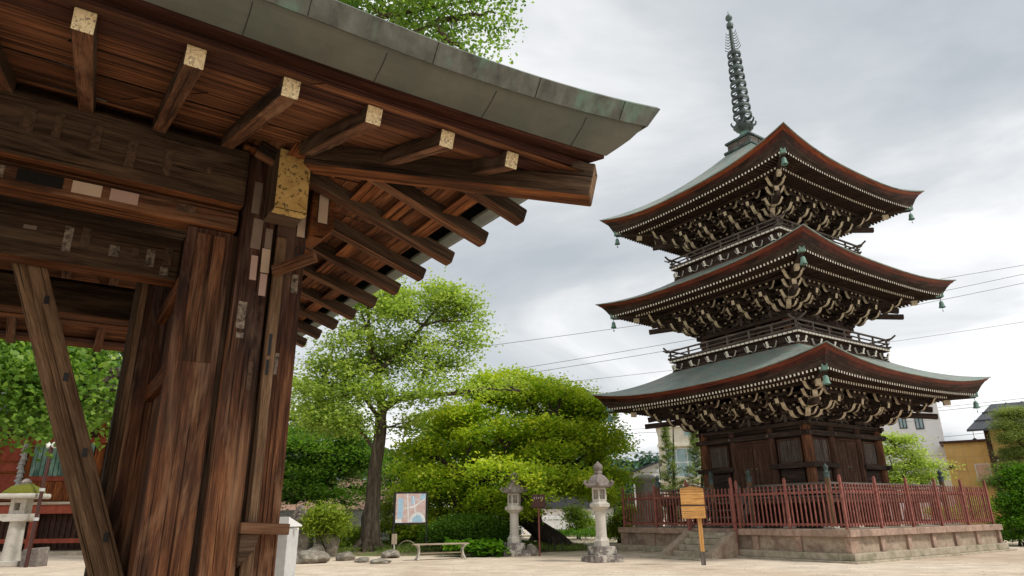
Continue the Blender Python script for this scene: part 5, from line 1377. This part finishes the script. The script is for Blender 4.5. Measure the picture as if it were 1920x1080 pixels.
# beige office
of, w, h = building('office_building', 'beige flat-roofed office with large gridded windows left of the pagoda', 'building', 1232, 1420, 803, 60, 14, 'beige', -.0)
k_ = w/188
zz = lambda y: at(1300, y, 60).z
X = lambda x: (x-1326)*k_
window(of, X(1275), zz(893), k_*60, zz(842)-zz(893), 3, 2)
window(of, X(1345), zz(893), k_*60, zz(842)-zz(893), 3, 2)
window(of, X(1290), zz(818), k_*14, zz(806)-zz(818), 1, 1)
m = MB(); m.box(X(1232)-.1, X(1420), -.3, -.0, zz(838), zz(833)); m.box(X(1232)-.1, X(1420), -.22, -.0, zz(905), zz(900)); m.build('ledge', 'beige', of, .02)
m = MB(); m.box(-w/2-.15, w/2+.15, -.2, 14.1, h, h+.25); m.build('parapet', 'beige', of, .03)
m = MB(); m.box(X(1250), X(1305), 2, 10, h+.25, zz(790)); m.build('roof_room', 'beige', of, .03)
m = MB(); m.box(X(1247), X(1308), 1.9, 10, zz(790), zz(788)+.1); m.build('roof_room_cap', 'pink', of, .02)
m = MB()
for x in (X(1242), X(1308)): m.tube([(x,-.08,0),(x,-.08,h)], .05, 8)
m.build('drain_pipe', 'beige', of)
m = MB(); m.box(X(1278), X(1296), -1.2, -.02, 0, 2.6); m.build('porch', 'pink', of, .03)
# white tall building
wb, w, h = building('tall_white_building', 'tall white clad building rising right behind the pagoda body', 'building', 1600, 1752, 735, 55, 16, 'whitewall', .0)
k_ = w/152; zz = lambda y: at(1700, y, 55).z
window(wb, w/2-(1747-1678)*k_, zz(806), k_*11, zz(780)-zz(806), 2, 1, frame='iron'); window(wb, w/2-(1747-1708)*k_, zz(809), k_*12, zz(786)-zz(809), 2, 1, frame='iron')
for j in range(3):
    m = MB(); z = h*(j+1)/4; m.box(-w/2, w/2, -.012, -.002, z, z+.03); m.build('panel_joint', 'concrete', wb)
m = MB(); m.box(-w/2-.1, w/2+.1, -.1, 16.1, h, h+.3); m.build('parapet', 'whitewall', wb, .02)
# ochre building
tb_, w, h = building('ochre_building', 'ochre clad flat-roofed house with one window near the right edge', 'building', 1769, 1910, 832, 50, 10, 'tan', .0)
k_ = w/141; zz = lambda y: at(1820, y, 50).z
m = MB(); m.box(-w/2-.25, w/2, -.25, 10, h, h+.16); m.build('roof_edge', 'brownpole', tb_, .01)
window(tb_, -w/2+(1834-1769)*k_, zz(902), k_*25, zz(873)-zz(902), 1, 1, mat='pink', frame='whitepaint')
m = MB()
for j in range(1, 6): m.box(-w/2, w/2, -.010, -.002, h*j/6, h*j/6+.015)
for j in range(1, 8): m.box(-w/2+w*j/8, -w/2+w*j/8+.015, -.0085, -.003, 0, h)
m.build('panel_joint', 'bench_wood', tb_)
# black-roofed house
Y = 42; c0 = at(1813, 808, Y)
bh = empty('black_roofed_house', (c0.x, Y, 0), -.60, 'timber-framed house with a steep black sheet roof behind the pine', 'house')
r0, r1 = c0.z, at(1865, 762, 45).z-.8
W = 9.0; xr = 2.1
m = MB()
m.poly([(0,-.8,r0), (W,-.8,r0), (W,3.5,r1+.8), (xr*.75,3.5,r1+.8)]); m.poly([(0,-.8,r0-.12), (W,-.8,r0-.12), (W,3.5,r1+.68), (xr*.75,3.5,r1+.68)]); m.poly([(0,-.8,r0-.12),(W,-.8,r0-.12),(W,-.8,r0),(0,-.8,r0)]); m.poly([(0,-.8,r0-.12),(0,-.8,r0),(xr*.75,3.5,r1+.8),(xr*.75,3.5,r1+.68)])
m.build('roof', 'slate', bh)
m = MB()
for j in range(1, 9): t = j/9; a = Vector((W*t,-.82,r0+.02)); e = Vector((xr*.75+(W-xr*.75)*t, 3.5, r1+.83)); m.bar(a, e, .05, .05)
for s_ in (.3, .62): m.bar((xr*.75*s_, -.8+4.3*s_, r0+(r1+.8-r0)*s_+.05), (W, -.8+4.3*s_, r0+(r1+.8-r0)*s_+.05), .06, .06)
m.build('roof_batten', 'slate', bh)
xw = .95
m = MB(); m.box(xw, W, .4, 8, 0, r0+.2); m.build('wall', 'tan', bh, .02)
m = MB(); m.box(xw-.12, xw+.16, .22, .39, 0, r0+.1); m.box(xw, W, .25, .39, r0-1.9, r0-1.55); m.box(xw, W, .26, .39, 2.0, 2.3); m.box(xw+3, xw+3.25, .22, .39, 0, r0); m.build('timber_frame', 'dark_hall', bh, .01)
m = MB(); m.box(xw+.2, W, .28, .395, 0, 2.0); m.build('lower_wall', 'dark_hall', bh)
m = MB(); m.tube([(.3,-.7,r0-.1),(.3,-.7,r0-.5)], .015, 5); m.lathe((.3,-.7,r0-.6), [(.12,0),(.1,.05),(.02,.1)], 10); m.build('eave_lamp', 'iron', bh)
# salmon gable between
Y = 57; c = at(1745, 840, Y); rr = empty('salmon_house', (c.x, Y, 0), -.55, 'narrow salmon gabled house squeezed between the white and ochre buildings', 'house')
m = MB(); zt = at(1750, 838, Y).z; m.extrude([(-2,0),(1.6,0),(1.6,zt-1.3),(0,zt),(-2,zt-1.4)], (0,0,0), (1,0,0), (0,0,1), (0,.05,0)); m.box(-1.9,1.5,.06,6,0,zt-1.5); m.build('wall', 'pink', rr)
m = MB(); m.bar((0,-.1,zt+.1), (1.9,-.1,zt-1.45), .5, .12); m.bar((0,-.1,zt+.1), (-2.4,-.1,zt-1.6), .5, .12); m.build('roof', 'slate', rr)
# pink house behind the trees
pk, w, h = building('pink_house', 'pale pink clad house showing through the trees behind the forked trunk', 'house', 470, 745, 862, 44, 9, 'pink', .0)
k_ = w/275; zz = lambda y: at(700, y, 44).z
window(pk, w/2-(745-690)*k_, zz(898), k_*14, zz(878)-zz(898), 2, 1); window(pk, w/2-(745-640)*k_, zz(898), k_*16, zz(878)-zz(898), 2, 1)
m = MB(); m.box(-w/2-.4, w/2+.4, -.5, 9.3, h, h+.18); m.build('eave', 'slate', pk, .02)
m = MB(); m.extrude([(-w/2-.4,h+.18),(w/2+.4,h+.18),(w/2-2,h+1.1),(-w/2+2,h+1.1)], (0,4.4,0), (1,0,0), (0,0,1), (0,4.6,0)); m.build('roof', 'slate', pk)
# white outbuilding
wh, w, h = building('white_shed', 'small white shed with a sloping dark roof edge left of the beige office', 'shed', 1186, 1236, 885, 50, 6, 'whitewall', 0)
m = MB(); m.bar((-w/2-.5, 2.8, h-.15), (w/2+.3, 2.8, h+.75), 6.6, .12, up=(0,0,1)); m.build('roof', 'slate', wh)
m = MB(); m.extrude([(-w/2,h-.1),(w/2,h-.1),(w/2,h+.62)], (0,.02,0), (1,0,0), (0,0,1), (0,.02,0)); m.build('gable', 'whitewall', wh)
window(wh, 1.0, 1.6, .8, .8, 2, 1)
# low white house far right of maple
lw, w, h = building('low_house', 'low white-walled house with grey tiled roof behind the white stone fence', 'house', 985, 1150, 955, 70, 6, 'whitewall', 0)
m = MB(); m.extrude([(-w/2-.5,h),(w/2+.5,h),(w/2-1.5,h+1.6),(-w/2+1.5,h+1.6)], (0,3,0), (1,0,0), (0,0,1), (0,3.5,0)); m.build('roof', 'slate', lw)
# beige house beyond the gate opening
bhh, w, h = building('beige_house', 'pink-beige house glimpsed through the gate between brace and rear post', 'house', 120, 300, 838, 44, 8, 'pink', 0)
k_ = w/180; window(bhh, w/2-(300-187)*k_, at(187,886,44).z, k_*11, at(187,858,44).z-at(187,886,44).z, 1, 1)
m = MB(); m.box(-w/2-.5, w/2+.5, -.6, 8.5, h, h+.2); m.extrude([(-w/2-.5,h+.2),(w/2+.5,h+.2),(w/2-1,h+1.3),(-w/2+1,h+1.3)], (0,4,0), (1,0,0), (0,0,1), (0,4.4,0)); m.build('roof', 'concrete', bhh)
# ---- vermilion temple hall on the left
Y = 33; hx1 = at(187, 900, Y).x; hx0 = hx1-14
hall = empty('temple_hall', (hx1, Y, 0), .0, 'red timber temple hall with green slatted window and raised veranda at the far left', 'temple hall')
zz = lambda y: at(100, y, Y).z; XX = lambda x: at(x, 900, Y).x-hx1
m = MB(); m.box(-14, 0, .12, 9, 0, 7.0); m.build('core_wall', 'dark_hall', hall)
zsill, ztop, zfl = zz(893), zz(832), zz(943)
for x in (XX(178), XX(48), XX(-70), XX(-180)):
    m = MB(); m.tube([(x,0,zfl),(x,0,7.0)], .2, 14); m.build('column', 'vermilion', hall, smooth=True)
m = MB(); m.box(-14, .35, -.16, .1, ztop, ztop+.26); m.box(-14, .45, -.22, .1, ztop+1.2, ztop+1.6); m.box(XX(52), XX(170), -.1, .1, zsill-.22, zsill); m.build('cross_beam', 'red_beam', hall, .015)
m = MB()
n = 9
for j in range(n): x0 = XX(52)+(XX(170)-XX(52))*j/n; m.box(x0+.008, x0+(XX(170)-XX(52))/n-.008, .0, .1, zfl+.1, zsill-.22)
m.build('wainscot', 'vermilion', hall, .005)
wf = MB(); wf.box(XX(52), XX(170), .04, .1, zsill, ztop); wf = wf.build('window', 'black', hall)
m = MB()
for j in range(13): x = XX(58)+(XX(164)-XX(58))*j/12; m.prism((x, -.02, (zsill+ztop)/2), (.075,.03,0), (-.01,.05,0), (0,0,(ztop-zsill)/2-.01))
m.build('slats', 'green_slat', wf)
m = MB(); m.box(XX(-65), XX(40), -.02, .1, zfl+.1, ztop); m.build('door_panel', 'vermilion', hall, .01)
m = MB()
for x0_, x1_ in ((-62, -12), (-8, 38)):
    for z0_, z1_ in ((zfl+.2, zfl+1.3), (zfl+1.45, ztop-.9), (ztop-.8, ztop-.1)): m.box(XX(x0_)+.1, XX(x1_)-.1, -.07, -.021, z0_, z1_)
m.build('door_relief', 'red_beam', hall, .02)
m = MB(); m.box(-14, 1.6, -2.2, .0, zfl-.12, zfl); m.build('veranda_floor', 'bench_wood', hall, .01)
m = MB(); m.box(-14, 1.55, -2.1, -1.9, zfl-.5, zfl-.125); m.box(-14, 1.3, -2.0, -1.85, zz(1016), zz(1008)); m.build('red_rail', 'red_beam', hall, .01)
m = MB(); m.box(-14, 1.2, -1.5, -1.4, .1, zfl-.5); 
for j in range(60): x = -14+.25*j; m.box(x-.035, x+.035, -1.56, -1.505, .25, zfl-.5)
m.build('under_lattice', 'dark_hall', hall)
for j in range(6): m = MB(); x = 1.2-2.6*j; m.box(x-.13, x+.13, -2.05, -1.8, .0, zfl-.51); m.build('veranda_post', 'red_beam', hall, .01)
m = MB(); m.box(-14, 2.2, -2.9, -.5, -.02, .14); m.build('stone_base', 'plat_low', hall, .02)
m = MB(); m.tube([(-14,-2.0,zfl+.7),(XX(30),-2.0,zfl+.7)], .04, 8); m.tube([(-14,-2.0,zfl+.35),(XX(30),-2.0,zfl+.35)], .03, 8); m.build('hand_rail', 'whitepaint', hall)
ze = at(210, 800, Y).z
m = MB()
for j in range(44): x = 3.0-.4*j; m.bar((x,.3,ze+1.5), (x,-3.2,ze+.25), .12, .14)
m.build('eave_rafters', 'vermilion', hall)
m = MB(); m.poly([(-16,.3,ze+1.62),(3.3,.3,ze+1.62),(3.3,-3.4,ze+.34),(-16,-3.4,ze+.34)]); m.poly([(-16,-3.4,ze+.36),(3.5,-3.4,ze+.36),(-1,4,ze+4.4),(-16,4,ze+4.4)]); m.poly([(3.5,-3.4,ze+.36),(3.5,10,ze+.36),(-1,4,ze+4.4)]); m.box(-16,3.5,-3.5,-3.38,ze+.15,ze+.40); m.build('roof', 'slate', hall)
m = MB()
for x in (XX(178), XX(48)):
    m.box(x-.3,x+.3,-.5,.1,6.0,6.2); m.box(x-.16,x+.16,-.9,.1,6.2,6.45); m.box(x-.6,x+.6,-.45,-.25,6.3,6.5)
m.build('bracket', 'red_beam', hall, .02)
m = MB(); m.box(XX(178), .5, -.3, .0, 6.5, 6.8); m.build('eave_beam', 'red_beam', hall)
# hanging pale net by the corner of the window
m = MB(); x = XX(44)
for j in range(10): m.tube([(x+.03*math.sin(j), -.3, ztop-.2*j), (x+.05*math.cos(j*2), -.32, ztop-.2*(j+1))], [.10,.17], 8)
m.build('rain_chain', 'concrete', hall)

# ================================================================== POWER LINES
def wire(label, a, b_, sag=.6, r=.02):
    m = MB(a); P = []
    for i in range(25):
        t = i/24; p = a.lerp(b_, t); p.z -= sag*4*t*(1-t); P.append(p)
    m.tube(P, r, 5); o = m.build('power_line', 'rope'); o.location = a; tag(o, label, 'power line', 'overhead wires behind the pagoda')
wi = [((540,695),(1960,490),60,'highest overhead wire, passing behind the balcony of the middle storey'),
      ((800,718),(1960,505),60,'second overhead wire from the top behind the pagoda'), ((800,728),(1960,522),60,'third overhead wire from the top behind the pagoda'),
      ((800,742),(1960,597),60,'thin knotted overhead wire meeting the right balcony corner'),
      ((1040,810),(1960,742),62,'overhead wire passing just behind the right wind bell of the lowest roof'), ((1040,818),(1960,748),62,'overhead wire close below its neighbour behind the lowest right eave'),
      ((1120,852),(1960,800),64,'low overhead wire crossing in front of the beige office'), ((1100,838),(1400,842),63,'lowest short overhead wire left of the office'),
      ]
for (x0,y0), (x1,y1), Y, lb in wi: wire(lb, at(x0,y0,Y), at(x1,y1,Y), .5, .020 if 'knotted' not in lb else .016)
wire('short overhead wire left of the forked tree by the gate post', at(530,692,50), at(640,712,50), .2, .04)

# ================================================================== SKY, SUN, CAMERA
SUN_EL, SUN_AZ = math.radians(52), math.radians(115)      # azimuth measured from +Y towards +X
w = bpy.data.worlds.new('World'); scene.world = w; w.use_nodes = True; nt = w.node_tree; nt.nodes.clear()
out = nt.nodes.new('ShaderNodeOutputWorld'); sky = nt.nodes.new('ShaderNodeTexSky'); sky.sky_type = 'NISHITA'; sky.sun_disc = False
sky.sun_elevation = SUN_EL; sky.sun_rotation = SUN_AZ; sky.air_density = 1; sky.dust_density = 2
b1 = nt.nodes.new('ShaderNodeBackground'); b1.inputs[1].default_value = .10; nt.links.new(sky.outputs[0], b1.inputs[0])
tc = nt.nodes.new('ShaderNodeTexCoord'); sep = nt.nodes.new('ShaderNodeSeparateXYZ'); nt.links.new(tc.outputs['Generated'], sep.inputs[0])
zc = N(nt, 'ShaderNodeMath', operation='MAXIMUM'); zc.inputs[1].default_value = 0; nt.links.new(sep.outputs[2], zc.inputs[0])
za = N(nt, 'ShaderNodeMath', operation='ADD'); za.inputs[1].default_value = .22; nt.links.new(zc.outputs[0], za.inputs[0])
cb_ = nt.nodes.new('ShaderNodeCombineXYZ')
for i_ in (0, 1):
    dv = N(nt, 'ShaderNodeMath', operation='DIVIDE'); nt.links.new(sep.outputs[i_], dv.inputs[0]); nt.links.new(za.outputs[0], dv.inputs[1]); nt.links.new(dv.outputs[0], cb_.inputs[i_])
mp_ = nt.nodes.new('ShaderNodeMapping'); mp_.inputs['Rotation'].default_value = (0,0,.5); mp_.inputs['Scale'].default_value = (.62,.8,1); mp_.inputs['Location'].default_value = (5,3,0); nt.links.new(cb_.outputs[0], mp_.inputs[0])
n1 = noise(nt, mp_.outputs[0], 1.1, 9, .55, .6); 
cr1 = ramp(nt, [(.33,(.44,.475,.50)),(.44,(.565,.59,.605)),(.52,(.76,.77,.775)),(.60,(1.0,1.0,.99))], n1.outputs[0])
b2_ = nt.nodes.new('ShaderNodeBackground'); nt.links.new(cr1.outputs[0], b2_.inputs[0]); b2_.inputs[1].default_value = .60
mx = nt.nodes.new('ShaderNodeMixShader'); mx.inputs[0].default_value = .93
nt.links.new(b1.outputs[0], mx.inputs[1]); nt.links.new(b2_.outputs[0], mx.inputs[2]); nt.links.new(mx.outputs[0], out.inputs[0])
ld = bpy.data.lights.new('sun', 'SUN'); ld.energy = 1.5; ld.angle = math.radians(10); ld.color = (1, .955, .88)
so = bpy.data.objects.new('sun', ld); COL.objects.link(so)
sd = Vector((math.sin(SUN_AZ)*math.cos(SUN_EL), math.cos(SUN_AZ)*math.cos(SUN_EL), math.sin(SUN_EL)))
so.rotation_euler = sd.to_track_quat('Z', 'Y').to_euler(); so.location = (0, 0, 50)
cam = bpy.data.cameras.new('camera'); co = bpy.data.objects.new('camera', cam); COL.objects.link(co)
cam.sensor_width = 36; cam.lens = F/1920*36; cam.clip_start = .1; cam.clip_end = 1500
Rv = Vector((1,0,0)); Uv = Vector((0,-SP,CP)); Fv = Vector((0,CP,SP))
rx_ = Rv*CR-Uv*SR; ux_ = Rv*SR+Uv*CR
co.matrix_world = Matrix(((rx_.x, ux_.x, -Fv.x, 0), (rx_.y, ux_.y, -Fv.y, 0), (rx_.z, ux_.z, -Fv.z, EYE), (0,0,0,1)))
scene.camera = co
scene.view_settings.view_transform = 'Standard'; scene.view_settings.look = 'None'; scene.view_settings.exposure = 1.0; scene.view_settings.gamma = 1
scene.render.film_transparent = False
scene.cycles.max_bounces = 8; scene.cycles.diffuse_bounces = 5; scene.cycles.transparent_max_bounces = 8
